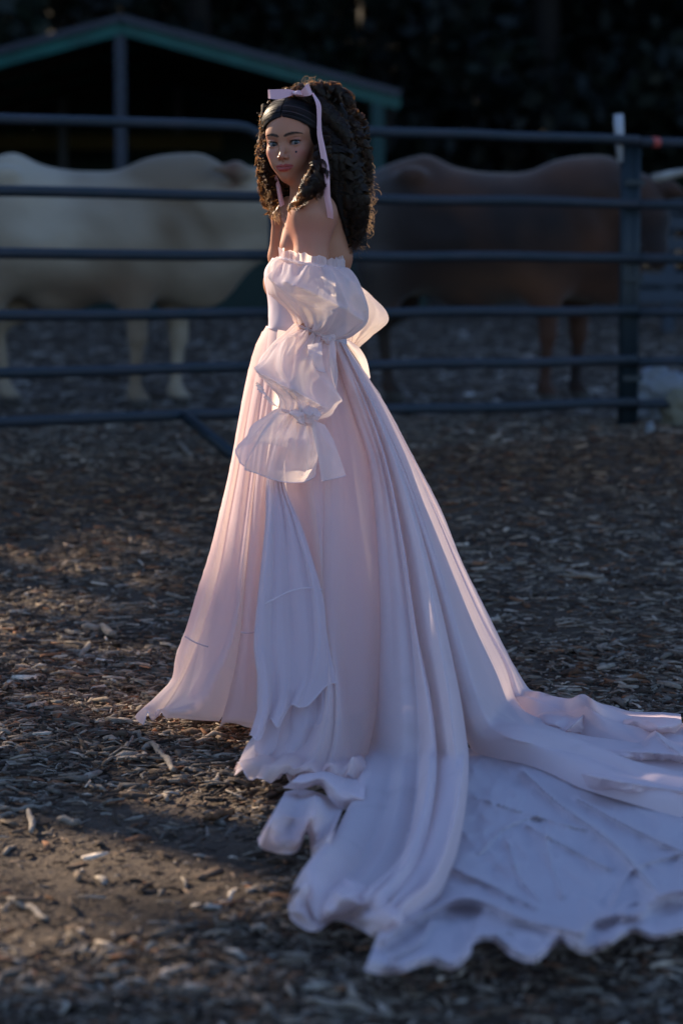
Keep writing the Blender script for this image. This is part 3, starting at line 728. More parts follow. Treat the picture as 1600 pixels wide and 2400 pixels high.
def loft(name, cols, bul, m, nsub=14, nh=90, gb=.02, noise=.004, seedk=0, ruffle=0, rfreq=9, hem=True, smooth=2, vertical=.35):
    """surface through neighbouring columns; each span swells by bul=(metres, skew) towards the viewer and upwards where it lies on the ground"""
    R = len(cols[0]); C = np.stack(cols, 1); rows = np.arange(R)
    onG = sm((rows - nh + 12) / 24) if R > nh else np.zeros(R)
    out = []; T = []
    for i in range(C.shape[1] - 1):
        b, k = bul[i % len(bul)][:2]; gbi = bul[i % len(bul)][2] if len(bul[i % len(bul)]) > 2 else gb
        for j in range(nsub + (1 if i == C.shape[1] - 2 else 0)):
            t = j / nsub
            P = C[:, i] * (1 - t) + C[:, i + 1] * t
            f = math.sin(math.pi * t ** k) if t > 0 else 0
            amp = b * sm(rows / (nh * vertical)) * (1 - onG) * (.6 + .4 * rows / nh)
            P = P + np.stack([0 * amp, -amp * f, 0 * amp], 1) + np.stack([0 * amp, 0 * amp, gbi * f * onG], 1)
            out.append(P); T.append(i + t)
    P = np.stack(out, 1); T = np.array(T)
    for _ in range(smooth):
        P[1:-1] = P[1:-1] * .5 + (P[2:] + P[:-2]) * .25
        P[:, 1:-1] = P[:, 1:-1] * .6 + (P[:, 2:] + P[:, :-2]) * .2
    # finer folds running down the cloth, growing towards the hem
    rr = rows[:, None] / nh; w_ = sm(rr / .3)
    nrm = np.stack([0 * w_ * T, -(1 - onG[:, None]) + 0 * T, .25 + .75 * onG[:, None] + 0 * T], -1)
    nz = noise3(T[None] * 1.1, rr * .7, 0 * rr * T, .8, seedk, 3) * noise * 1.5 + noise3(T[None] * .6, rr * 3.0, 0 * rr * T, 1.2, seedk + 3, 2) * noise * (.4 + 1.2 * onG[:, None])
    P = P + nrm * (nz * w_)[..., None]
    if ruffle:
        e = sm((rows - (R - 22)) / 22)[:, None]
        ph = T[None] * rfreq + 1.5 * noise3(T[None] * .5, 0 * rr, 0 * rr * T, 1, seedk + 5, 1)
        P[..., 2] += ruffle * e * (.5 + .5 * np.sin(ph)) * (1 + .0 * rr); P[..., 1] += ruffle * .6 * e * np.cos(ph)
    P[..., 2] = np.maximum(P[..., 2], gz(P[..., 0], P[..., 1]) + .020)
    o = mesh_obj(name, P.reshape(-1, 3), grid_faces(P.shape[0], P.shape[1]), m); setpar(o, person)
    if hem:
        mb = MB(); mb.tube([tuple(q) for q in P[-1, ::2]], .0016, 5); h_ = mb.build('hem', M_hem, None, True); h_.parent = o
    return P, o

Cl = {}
# --- front and left of the skirt
c0 = column([(612, 748), (588, 790), (566, 870), (547, 970), (528, 1075), (506, 1170), (481, 1270), (451, 1365), (425, 1450), (403, 1508), (395, 1560), (366, 1592)], [(322, 1630, .02), (309, 1648, .012), (330, 1664, .0)], 6.50, ng=8)
c1 = column([(620, 752), (604, 800), (580, 900), (561, 1000), (544, 1100), (525, 1200), (507, 1300), (480, 1400), (455, 1480), (430, 1540), (398, 1600)], [(372, 1640, .02), (362, 1652, .01), (352, 1660, 0)], 6.46, ng=8)
c2 = column([(628, 755), (618, 820), (600, 920), (585, 1020), (572, 1120), (560, 1220), (548, 1320), (540, 1400), (520, 1480), (480, 1550), (452, 1600)], [(395, 1640, .05), (388, 1650, .03), (382, 1658, .01)], 6.43, ng=8)
c3 = column([(640, 757), (632, 830), (618, 930), (604, 1030), (590, 1130), (578, 1240), (568, 1340), (560, 1440), (545, 1540), (525, 1620)], [(507, 1664, .02), (505, 1668, .01), (504, 1672, 0)], 6.40, ng=8)
c3b = column([(638, 757), (628, 830), (612, 930), (597, 1030), (583, 1130), (571, 1240), (561, 1340), (552, 1440), (537, 1540), (518, 1620)], [(506, 1664, .02), (505, 1668, .01), (504, 1672, 0)], 6.375, ng=8)
c4 = column([(655, 760), (645, 900), (630, 1000), (617, 1085), (612, 1200), (602, 1320), (592, 1420), (590, 1500), (592, 1570), (592, 1630)], [(590, 1670, .02), (590, 1674, .01), (590, 1678, 0)], 6.37, ng=8)
# lift the left toe of the hem off the ground in a curl
P, skirt_o = loft('skirt_panel', [c0, c1, c2, c3], [(.045, .7), (.05, .65), (.045, .7)], M_skirt, noise=.0022, seedk=1, ruffle=.018, rfreq=5)
P, _ = loft('skirt_panel', [c3b, c4], [(.03, .7)], M_skirt, noise=.004, seedk=2, nsub=20)
# --- base layer behind the drape, ends in ruffles on the ground
b0 = column([(655, 760), (648, 900), (640, 1000), (630, 1085), (625, 1200), (612, 1320), (600, 1420), (592, 1520), (590, 1620), (600, 1700)], [(600, 1740, .05), (575, 1762, .04), (538, 1785, .01)], 6.39, ng=26)
b1 = column([(672, 765), (665, 900), (655, 1000), (655, 1090), (672, 1200), (695, 1300), (700, 1400), (690, 1520), (665, 1620), (650, 1700)], [(640, 1745, .06), (620, 1785, .04), (598, 1826, .0)], 6.40, ng=26)
b2 = column([(700, 768), (700, 950), (702, 1090), (722, 1200), (741, 1320), (745, 1450), (750, 1560), (742, 1650), (725, 1710)], [(705, 1750, .06), (682, 1785, .04), (652, 1806, .01)], 6.42, ng=26)
b3 = column([(715, 770), (735, 950), (745, 1095), (743, 1250), (740, 1370), (755, 1480), (768, 1560), (770, 1640), (765, 1700)], [(750, 1750, .06), (735, 1775, .05), (705, 1790, .01)], 6.37, ng=26)
b4 = column([(735, 775), (772, 950), (790, 1095), (797, 1250), (795, 1380), (790, 1480), (793, 1560), (800, 1640), (802, 1700)], [(800, 1750, .05), (798, 1790, .04), (785, 1830, .0)], 6.37, ng=26)
b5 = column([(756, 780), (816, 950), (852, 1050), (874, 1200), (880, 1400), (872, 1560), (862, 1650), (852, 1700)], [(842, 1745, .03), (840, 1785, .03), (838, 1810, .01)], 6.40, ng=26)
loft('skirt_panel', [b0, b1, b2, b3, b4, b5], [(.02, .8), (-.04, 1), (.035, .6), (.045, .7), (.03, 1.2)], M_skirt, noise=.005, seedk=3, ruffle=.03, rfreq=7.5)
g0 = column([(655, 760), (645, 900), (630, 1000), (617, 1085), (612, 1200), (602, 1320), (594, 1420), (592, 1500), (592, 1570), (592, 1630)], [(590, 1665, .03), (590, 1672, .02), (590, 1678, .005)], 6.40, ng=26)
loft('skirt_panel', [g0, b0], [(.0, 1)], M_under, noise=.003, seedk=8, hem=False)
# --- long panel that runs on over the ground
e0 = column([(760, 781), (808, 950), (838, 1050), (850, 1200), (853, 1400), (848, 1560), (840, 1660)], [(835, 1715, .03), (812, 1830, .03), (770, 1920, .035), (715, 1995, .045), (668, 2068, .03), (664, 2092, .005)], 6.39)
e1 = column([(766, 782), (826, 950), (864, 1060), (884, 1200), (898, 1400), (903, 1600), (903, 1670)], [(900, 1740, .05), (885, 1850, .045), (845, 1950, .04), (790, 2035, .035), (745, 2095, .03), (728, 2134, .005)], 6.37)
e2 = column([(772, 783), (838, 940), (878, 1060), (908, 1200), (938, 1400), (958, 1600), (962, 1680)], [(960, 1740, .06), (950, 1850, .05), (925, 1950, .045), (880, 2035, .04), (830, 2095, .03), (800, 2110, .005)], 6.37)
e3 = column([(778, 784), (843, 930), (888, 1060), (927, 1250), (957, 1450), (988, 1600), (1000, 1690)], [(1003, 1730, .09), (1001, 1800, .08), (986, 1900, .07), (962, 1990, .06), (925, 2060, .05), (870, 2125, .03), (858, 2148, .005)], 6.38)
loft('skirt_panel', [e0, e1, e2, e3], [(.05, .7, .02), (.03, 1, .015), (.05, 1.3, .03)], M_train, noise=.0028, seedk=4, ruffle=.035, rfreq=5.0, nsub=22)
f0 = column([(777, 784), (842, 932), (885, 1060), (922, 1250), (950, 1450), (978, 1600), (988, 1690)], [(994, 1735, .04), (990, 1810, .04), (975, 1905, .04), (950, 1990, .04), (915, 2062, .04), (880, 2130, .03), (872, 2185, .01)], 6.40)
f1 = column([(782, 785), (855, 930), (912, 1070), (958, 1220), (992, 1370), (1015, 1500), (1035, 1620), (1042, 1690)], [(1048, 1740, .10), (1044, 1810, .09), (1028, 1915, .08), (1000, 2000, .07), (965, 2070, .06), (905, 2120, .05), (890, 2190, .01)], 6.37)
f2 = column([(786, 786), (860, 930), (918, 1070), (966, 1220), (1006, 1370), (1036, 1500), (1060, 1620), (1070, 1690)], [(1076, 1730, .05), (1074, 1810, .05), (1058, 1920, .04), (1030, 2010, .04), (1000, 2075, .04), (945, 2130, .04), (925, 2190, .01)], 6.41)
loft('skirt_panel', [f0, f1, f2], [(.05, .8, .02), (.04, 1.3, .03)], M_train, noise=.0028, seedk=5, ruffle=.02, rfreq=6, nsub=18)
# --- right side, sweeping away into the train
r0 = column([(783, 786), (852, 930), (908, 1070), (957, 1220), (997, 1370), (1022, 1500), (1047, 1620), (1062, 1680)], [(1085, 1728, .03), (1140, 1742, .03), (1205, 1756, .035), (1270, 1780, .035), (1335, 1812, .03), (1440, 1850, .03), (1640, 1905, .02)], 6.43)
r1 = column([(786, 786), (862, 930), (925, 1070), (980, 1220), (1028, 1370), (1065, 1500), (1095, 1600)], [(1125, 1668, .10), (1180, 1700, .09), (1250, 1716, .08), (1320, 1735, .07), (1400, 1765, .06), (1500, 1800, .06), (1640, 1838, .05)], 6.42)
r2 = column([(788, 786), (866, 925), (931, 1060), (988, 1200), (1036, 1330), (1082, 1460), (1125, 1560)], [(1150, 1620, .08), (1200, 1668, .07), (1260, 1690, .06), (1330, 1715, .05), (1410, 1738, .05), (1500, 1760, .04), (1640, 1790, .04)], 6.45)
r3 = column([(790, 787), (872, 920), (938, 1045), (1000, 1180), (1050, 1300), (1110, 1430), (1160, 1525)], [(1182, 1600, .03), (1215, 1640, .02), (1265, 1662, .015), (1330, 1690, .01), (1410, 1702, .01), (1500, 1712, .01), (1640, 1735, .01)], 6.48)
loft('skirt_panel', [r0, r1, r2, r3], [(.05, .7, .03), (.045, .7, .02), (.04, 1.2, .015)], M_train, noise=.0035, seedk=6, nsub=22, hem=False)
s0 = column([(788, 786), (868, 920), (934, 1045), (995, 1180), (1044, 1300), (1100, 1430), (1150, 1525)], [(1170, 1612, .02), (1205, 1650, .02), (1260, 1672, .015), (1330, 1696, .01), (1410, 1712, .01), (1500, 1730, .01), (1640, 1760, .01)], 6.50)
s1 = column([(791, 787), (876, 920), (942, 1045), (1006, 1180), (1058, 1300), (1116, 1430), (1168, 1525)], [(1196, 1600, .03), (1245, 1618, .05), (1300, 1638, .03), (1345, 1620, .08), (1380, 1650, .05), (1450, 1668, .03), (1570, 1690, .02)], 6.52)
s2 = column([(792, 788), (880, 920), (944, 1040), (1012, 1170), (1060, 1290), (1120, 1410), (1172, 1515)], [(1214, 1586, .03), (1262, 1600, .06), (1304, 1616, .02), (1338, 1592, .13), (1376, 1612, .06), (1420, 1640, .015), (1568, 1660, .01)], 6.55)
loft('skirt_panel', [s0, s1, s2], [(.02, 1, .015), (.02, 1, .01)], M_train, noise=.005, seedk=7, nsub=20)
# far fold of the train lying behind, with a curled tip
def gsheet(name, top, bot, m, ns, nt_, hfun, ridges=(), lump=.006, seedk=0, hemruf=0, hem=True):
    A, B = resamp(top, ns), resamp(bot, ns); t = np.linspace(0, 1, nt_)[:, None, None]
    UV = A[None] * (1 - t) + B[None] * t; U, V_ = UV[..., 0], UV[..., 1]
    T = t[..., 0] + 0 * U; Sx = np.linspace(0, 1, ns)[None] + 0 * U
    H = hfun(Sx, T) + lump * (noise3(U / 95, V_ / 55, 0 * U, .8, seedk, 3) + .6 * (1 - 2 * np.abs(noise3(U / 60, V_ / 40, 0 * U, .7, seedk + 4, 2))))
    for pl, wd, hh in ridges:
        pl = resamp(pl, 40); d = np.full(U.shape, 1e9)
        for i in range(39):
            a, b2 = pl[i], pl[i + 1]; e_ = b2 - a; L2 = e_ @ e_
            q = np.clip(((U - a[0]) * e_[0] + (V_ - a[1]) * e_[1]) / L2, 0, 1)
            d = np.minimum(d, np.hypot(U - a[0] - q * e_[0], (V_ - a[1] - q * e_[1]) * 1.35))
        H = H + hh * .55 * np.exp(-(d / (wd * .8)) ** 1.1)
    if hemruf: H = H + hemruf * sm((T - .9) / .1) * (.5 + .5 * np.sin(Sx * 46 + 2 * noise3(Sx * 4, 0 * Sx, 0 * Sx, 1, seedk, 1)))
    H = H + .002 * np.clip(1 - 2.0 * np.abs(noise3(U / 55 + V_ / 90, V_ / 40 - U / 110, 0 * U, .6, seedk + 6, 2)), 0, 1)
    H = np.maximum(H, .014)
    P = gpt(U, V_, H)
    P[..., 2] = np.maximum(P[..., 2], gz(P[..., 0], P[..., 1]) + .01)
    o = mesh_obj(name, P.reshape(-1, 3), grid_faces(nt_, ns), m); setpar(o, person)
    if hem:
        mb = MB(); mb.tube([tuple(q) for q in P[-1, ::3]], .002, 5); h_ = mb.build('hem', M_hem, None, True); h_.parent = o
    return o
gsheet('train_fold', [(1200, 1622), (1290, 1625), (1385, 1618), (1450, 1634), (1520, 1636), (1562, 1640)], [(1200, 1672), (1300, 1690), (1400, 1700), (1460, 1690), (1540, 1692), (1566, 1672)], M_train, 120, 40,
       lambda s, t: (.05 * np.sin(np.pi * t) * (.6 + .4 * np.sin(s * 9)) + .01) * sm(s / .15), seedk=3, ridges=[([(1385, 1640), (1450, 1655), (1550, 1650)], 16, .03), ([(1300, 1680), (1340, 1640), (1360, 1600)], 14, .05)])
gsheet('train_fold', [(1240, 1690), (1330, 1700), (1470, 1700), (1500, 1668), (1540, 1692), (1640, 1680)], [(1240, 1712), (1330, 1738), (1450, 1760), (1540, 1768), (1580, 1772), (1660, 1780)], M_train, 140, 40,
       lambda s, t: (.04 * np.sin(np.pi * t) + .012) * sm(s / .2), seedk=5, ridges=[([(1500, 1672), (1520, 1700), (1560, 1730)], 9, .04), ([(1260, 1705), (1400, 1722), (1640, 1740)], 10, .02)])
gsheet('train_fold', [(1280, 1738), (1380, 1752), (1480, 1768), (1660, 1776)], [(1280, 1800), (1360, 1822), (1460, 1850), (1660, 1900)], M_train, 120, 40,
       lambda s, t: (.05 * np.sin(np.pi * t) + .012) * sm(s / .25), seedk=7, ridges=[([(1300, 1770), (1420, 1795), (1640, 1830)], 12, .03), ([(1380, 1760), (1480, 1782), (1640, 1800)], 10, .02)])
# --- the sheer bottom layer spread over the ground
gsheet('train_layer', [(1030, 1700), (1100, 1725), (1200, 1745), (1340, 1800), (1460, 1845), (1680, 1900)],
       [(838, 2226), (868, 2236), (920, 2232), (985, 2212), (1036, 2226), (1078, 2192), (1082, 2168), (1130, 2160), (1178, 2198), (1228, 2208), (1288, 2162), (1338, 2190), (1390, 2174), (1450, 2140), (1500, 2156), (1568, 2140), (1680, 2120)],
       M_sheer, 330, 130, lambda s, t: .028 + .02 * sm((t - .75) / .2) * (1 - sm((t - .96) / .04)), lump=.0045, seedk=1, hemruf=.03,
       ridges=[([(880, 2160), (930, 2120), (1000, 2085), (1060, 2062), (1120, 2075), (1200, 2110), (1330, 2142)], 17, .065), ([(1332, 2142), (1355, 2118), (1400, 2102), (1470, 2097), (1495, 2070), (1530, 2050), (1640, 2040)], 17, .06),
               ([(1200, 1770), (1290, 1850), (1400, 1930), (1510, 2050)], 10, .035), ([(1330, 1835), (1450, 1900), (1640, 1990)], 10, .03), ([(1045, 1995), (1130, 2035), (1230, 2085)], 10, .03),
               ([(1165, 1930), (1190, 2010), (1240, 2070)], 6, .016), ([(1210, 1895), (1330, 1960), (1400, 1995)], 7, .02), ([(1090, 1830), (1250, 1880), (1340, 1905)], 7, .014), ([(1250, 1900), (1262, 1980), (1292, 2060)], 6, .014),
               ([(1400, 2100), (1450, 2000), (1560, 1960)], 7, .016), ([(900, 2200), (960, 2165), (990, 2120)], 9, .03), ([(1090, 2190), (1140, 2140), (1240, 2150), (1330, 2165)], 9, .016), ([(1100, 1960), (1160, 1900), (1240, 1870)], 7, .014),
               ([(1420, 2130), (1440, 2080), (1500, 2070)], 8, .02)])
# --- small frilled lobe left of the long panel
gsheet('skirt_lobe', [(655, 1818), (690, 1812), (735, 1822), (790, 1850)], [(594, 1925), (600, 1945), (650, 1960), (680, 1955), (702, 1912), (712, 1925), (722, 1990), (742, 1975)], M_train, 90, 50,
       lambda s, t: .10 * np.sin(np.pi * np.clip(t * .9, 0, 1)) * (.75 + .25 * np.cos(s * 11)) + .012, lump=.006, seedk=9, ridges=[([(725, 1830), (722, 1870), (712, 1905)], 8, .03)])
gsheet('skirt_lobe', [(700, 1770), (740, 1765), (790, 1775), (840, 1785)], [(652, 1808), (690, 1812), (735, 1802), (760, 1835), (790, 1858), (835, 1850)], M_train, 70, 30,
       lambda s, t: .05 * np.sin(np.pi * np.clip(t * .9, 0, 1)) + .02, lump=.006, seedk=2)
# rolled under-frills where the panel meets the soil
gsheet('skirt_lobe', [(700, 2020), (760, 2010), (830, 2030), (900, 2075), (930, 2110)], [(664, 2078), (672, 2112), (722, 2138), (768, 2112), (820, 2128), (862, 2152), (905, 2165)], M_train, 110, 36,
       lambda s, t: .075 * np.sin(np.pi * np.clip(.35 + t * .6, 0, 1)) * (.8 + .2 * np.cos(s * 14)), lump=.008, seedk=4)

# --- drape: loose upper layer falling from the hand to knee height with a frilled lower edge
def _cd(v, d0=6.40, v1=1750, p=1.3):
    z0 = at(650, 765, d0)[2]; G = gpt(650, v1, .03); d1, zt = G[1], G[2]; a, b = ray(650, v); lo, hi = -.02, 1.0
    for _ in range(40):
        q = (lo + hi) / 2; y = d0 + (d1 - d0) * max(q, 0) ** p
        if CAMH + b * y - (z0 - q * (z0 - zt)) > 0: hi = q
        else: lo = q
    return d0 + (d1 - d0) * max(lo, 0) ** p
def sheet3(name, cols, m, nsub=16, bul=((.02, 1),), noise=.004, seedk=0, par=None, hem=True, ruf=0, rf=8):
    cols = [resamp([at(*q) for q in c], 60) for c in cols]; out = []; T = []
    for i in range(len(cols) - 1):
        b, k = bul[i % len(bul)]
        for j in range(nsub + (i == len(cols) - 2)):
            t = j / nsub; f = math.sin(math.pi * t ** k) if t else 0
            P = cols[i] * (1 - t) + cols[i + 1] * t; P = P + np.array((0, -b * f, 0)); out.append(P); T.append(i + t)
    P = np.stack(out, 1); T = np.array(T)[None]; r = np.linspace(0, 1, 60)[:, None]
    P[:, 1:-1] = P[:, 1:-1] * .5 + (P[:, 2:] + P[:, :-2]) * .25
    P[..., 1] += noise * noise3(T * .9, r * 1.6, 0 * r * T, .9, seedk, 3)
    if ruf: P[..., 1] += ruf * sm((r - .72) / .28) * np.sin(T * rf + 2 * r); P[..., 2] += ruf * .5 * sm((r - .8) / .2) * np.cos(T * rf)
    o = mesh_obj(name, P.reshape(-1, 3), grid_faces(60, P.shape[1]), m); setpar(o, person)
    if par: o.parent = par; o.matrix_parent_inverse = Matrix.Identity(4)
    if hem:
        mb = MB(); mb.tube([tuple(q) for q in P[-1]], .0013, 5); h_ = mb.build('hem', M_hem, None, True); h_.parent = o
    return P, o
def dp(u, v, o=.135): return (u, v, _cd(v) - (.045 + (o - .045) * sm((v - 1060) / 200.)))
sheet3('drape_panel', [[dp(640, 985), dp(613, 1090), dp(609, 1200), dp(592, 1370), dp(583, 1480), dp(592, 1570), dp(590, 1640), dp(573, 1702)],
                       [dp(650, 985), dp(630, 1090), dp(630, 1200), dp(625, 1370), dp(620, 1480), dp(625, 1570), dp(625, 1620), dp(612, 1668)],
                       [dp(660, 985), dp(640, 1090), dp(655, 1200), dp(665, 1370), dp(670, 1480), dp(668, 1560), dp(662, 1610), dp(645, 1650)],
                       [dp(668, 985), dp(645, 1090), dp(675, 1200), dp(710, 1330), dp(722, 1450), dp(715, 1540), dp(700, 1580), dp(690, 1612)],
                       [dp(675, 985), dp(650, 1090), dp(700, 1230), dp(742, 1372), dp(750, 1450), dp(762, 1520), dp(772, 1560), dp(776, 1574)]],
       M_drape, bul=((.02, .8), (.01, 1), (.02, 1.2), (.02, 1)), noise=.008, seedk=3, ruf=.022, rf=5)
sheet3('drape_panel', [[dp(612, 1560, .10), dp(600, 1620, .10), dp(590, 1680, .10), dp(584, 1722, .11), dp(596, 1755, .11)],
                       [dp(670, 1560, .10), dp(665, 1620, .10), dp(655, 1680, .11), dp(640, 1730, .11), dp(632, 1772, .09)],
                       [dp(720, 1560, .10), dp(728, 1620, .10), dp(718, 1680, .11), dp(695, 1740, .11), dp(672, 1785, .09)],
                       [dp(765, 1555, .10), dp(755, 1610, .10), dp(742, 1680, .11), dp(722, 1740, .11), dp(696, 1790, .09)]],
       M_drape, bul=((.02, 1), (.03, 1), (.03, 1.3)), noise=.012, seedk=6, ruf=.016)
# inner lining
th = np.linspace(0, 2 * math.pi, 90, endpoint=False); Pn = []
for i, z in enumerate(np.linspace(1.04, .04, 40)):
    s_ = (1.04 - z); cx_ = -.105 - .04 * s_; cy_ = 6.47 - .10 * s_
    rx_ = .085 + .165 * s_ ; ry_ = .085 + .20 * s_; w_ = 1 + .05 * np.sin(th * 11) * s_ + .03 * np.sin(th * 17 + 1) * s_
    Pn.append(np.stack([cx_ + rx_ * np.cos(th) * w_, cy_ + ry_ * np.sin(th) * w_, z + 0 * th], 1))
setpar(mesh_obj('underskirt', np.concatenate(Pn), grid_faces(40, 90, True), M_under), person)
# back of the skirt (away from the camera), pleated
bk = []
wl, wr = c0[0], s2[0]
for i in range(60):
    z = 1.02 - i / 59 * 1.0; s_ = 1.02 - z
    a0 = c0[np.argmin(np.abs(c0[:90, 2] - z))]; a1 = s2[np.argmin(np.abs(s2[:90, 2] - z))]
    t_ = np.linspace(0, 1, 120)[:, None]; arc = np.sin(math.pi * t_)
    P = a0 * (1 - t_) + a1 * t_; P[:, 1:2] += arc * (.10 + .42 * s_) + .025 * s_ * np.sin(t_ * 60) * arc
    P[:, 2] = z; bk.append(P)
setpar(mesh_obj('skirt_back', np.concatenate(bk), grid_faces(60, 120), cloth_mat('skirt_back_organza', (.8, .7, .74), .60, .74, (.97, .88, .82), .05)), person)

# --- horsehair bands showing through near the hem, and the waist seam
M_band = mat('hem_band', (.62, .44, .46), rough=.6)
def band(pts, r=.0035, m=M_band):
    P = resamp([at(*q) for q in pts], 24); mb = MB(); mb.tube([tuple(p) for p in P], r, 6); setpar(mb.build('seam_band', m, None, True), person)
def bp3(u, v, o=.047, d0=6.46, v1=1662): return (u, v, _cd(v, d0, v1) - o)
band([bp3(425, 1462, .02), bp3(450, 1476, .03), bp3(478, 1486, .035)], .0018)
band([bp3(552, 1452, .075), bp3(570, 1454, .085), bp3(586, 1452, .08)], .0018)
band([dp(591, 1396, .140), dp(625, 1378, .158), dp(665, 1358, .155), dp(705, 1350, .158), dp(740, 1354, .138)], .0016, M_hem)

# ================================================================ bodice
def rings(name, R, m, par=person, n=160, rows=90, gather=(), gamp=.010, crum=.006, seedk=0, closed=True, tilt=None, power=1.0, hemt=False, folds=()):
    """lofted tube of cloth: R = [(uL,vL,uR,vR,depth,depthradius[,tilt])]"""
    A = []
    for q in R:
        uL, vL, uR, vR, d, rb = q[:6]; tl = q[6] if len(q) > 6 else 0
        l, r = at(uL, vL, d), at(uR, vR, d); A.append(np.concatenate([(l + r) / 2, (r - l) / 2, [rb, tl]]))
    A = resamp(A, rows); th = np.linspace(0, 2 * math.pi, n, endpoint=False)[None]
    C, H, rb, tl = A[:, None, :3], A[:, None, 3:6], A[:, None, 6], A[:, None, 7]
    c, s = np.cos(th), np.sin(th)
    c = np.sign(c) * np.abs(c) ** power; s_ = np.sign(s) * np.abs(s) ** power
    B = np.stack([0 * rb, -rb, -tl], -1)
    P = C + H * c[..., None] + B * s_[..., None]
    nr = H * c[..., None] / (np.linalg.norm(H, axis=-1, keepdims=True) + 1e-6) + np.stack([0 * c * rb, -s_ + 0 * rb, 0 * c * rb], -1)
    rr = np.linspace(0, 1, rows)[:, None]; g = 0
    for pos, wd in gather: g = g + np.exp(-((rr - pos) / wd) ** 2)
    g = np.clip(g, 0, 1.2)
    ph = th * 13 + 2.2 * noise3(np.cos(th) + 0 * rr, np.sin(th) + 0 * rr, rr * .8, .7, seedk, 2)
    fold = (np.sin(ph) * .6 + np.sin(ph * 1.73 + 1) * .4) * gamp * g * (1 - .2)
    cx, cy = np.cos(th) + 0 * rr, np.sin(th) + 0 * rr
    n1 = noise3(cx * .7, cy * .7, rr * 1.6, .75, seedk + 1, 2); n2 = noise3(cx, cy, rr * 2.2, 1.3, seedk + 4, 2)
    cr = crum * (n1 * 1.5 + n2 * .6 + (1 - 2 * np.abs(noise3(cx, cy, rr * 1.4, 1.0, seedk + 7, 1))) * .5) * (1 - np.clip(g, 0, 1) * .6)
    for (a0, r0, a1, r1, wd, amp) in folds:    # traced fold: from (angle, row) to (angle, row)
        da, dr = a1 - a0, (r1 - r0) * 3; A_, B_ = th + 0 * rr - a0, (rr - r0) * 3 + 0 * th
        q = np.clip((A_ * da + B_ * dr) / (da * da + dr * dr), 0, 1); dd = np.hypot(A_ - q * da, B_ - q * dr)
        cr = cr + amp * np.exp(-(dd / wd) ** 1.5)
    P = P + nr * (fold + cr)[..., None]
    o = mesh_obj(name, P.reshape(-1, 3), grid_faces(rows, n, True), m); setpar(o, person)
    if par is not person: o.parent = par; o.matrix_parent_inverse = Matrix.Identity(4)
    if hemt:
        mb = MB(); q = [tuple(x) for x in P[-1]]; mb.tube(q + [q[0]], .0013, 5); h_ = mb.build('hem', M_hem, None, True); h_.parent = o
    return P, o
rings('bodice', [(625, 592, 803, 628, 6.50, .118), (610, 618, 806, 638, 6.50, .13), (608, 645, 806, 652, 6.50, .135), (613, 675, 803, 680, 6.50, .13), (616, 710, 798, 712, 6.49, .12), (615, 745, 794, 752, 6.48, .11), (612, 752, 794, 790, 6.48, .10)],
      M_bodice, gather=(), crum=.0015, seedk=2, power=.95)
# gathers where the skirt joins the waist
# ================================================================ near sleeve: three puffs and an open cuff
SL = [(641, 590, 793, 614, 6.36, .075), (622, 602, 806, 624, 6.35, .10), (613, 625, 822, 648, 6.34, .125), (611, 648, 832, 680, 6.33, .135), (620, 672, 836, 712, 6.33, .125), (650, 698, 826, 745, 6.32, .105), (672, 724, 795, 772, 6.31, .075), (682, 745, 762, 778, 6.31, .050)]
P1, sl1 = rings('sleeve_puff', SL, M_sleeve, gather=[(0, .30), (1, .34)], gamp=.013, crum=.009, seedk=3,
                folds=[(1.2, .1, 1.0, .5, .12, .02), (2.0, .35, .7, .62, .16, .028), (2.6, .3, 1.7, .6, .14, .02), (.9, .12, .5, .5, .1, .016), (1.6, .1, 1.9, .45, .1, .018), (1.3, .62, 1.6, .95, .12, .018)])
SL2 = [(682, 745, 762, 778, 6.31, .050), (655, 764, 766, 800, 6.29, .075), (615, 795, 764, 832, 6.26, .10), (588, 832, 762, 872, 6.23, .11), (590, 858, 768, 906, 6.20, .105), (606, 880, 770, 938, 6.17, .09), (636, 908, 752, 956, 6.14, .065), (648, 940, 712, 964, 6.12, .042)]
rings('sleeve_puff', SL2, M_sleeve, gather=[(0, .33), (1, .30)], gamp=.012, crum=.010, seedk=5,
      folds=[(2.2, .15, 1.6, .6, .14, .026), (2.6, .5, 1.0, .72, .14, .026), (1.3, .3, .5, .6, .12, .02), (1.9, .6, 1.5, .95, .1, .018), (2.5, .25, 2.9, .6, .12, .015)])
SL3 = [(648, 940, 712, 964, 6.12, .042, .0), (628, 948, 722, 984, 6.11, .055, .01), (596, 975, 730, 1012, 6.10, .07, .02), (566, 1008, 734, 1052, 6.09, .065, .030), (544, 1038, 726, 1086, 6.08, .060, .040)]
_, cuff = rings('cuff', SL3, M_sleeve, gather=[(0, .55)], gamp=.011, crum=.007, seedk=7, hemt=True,
      folds=[(2.3, .1, 2.2, 1.0, .1, .03), (1.1, .1, .9, .9, .12, .012)])
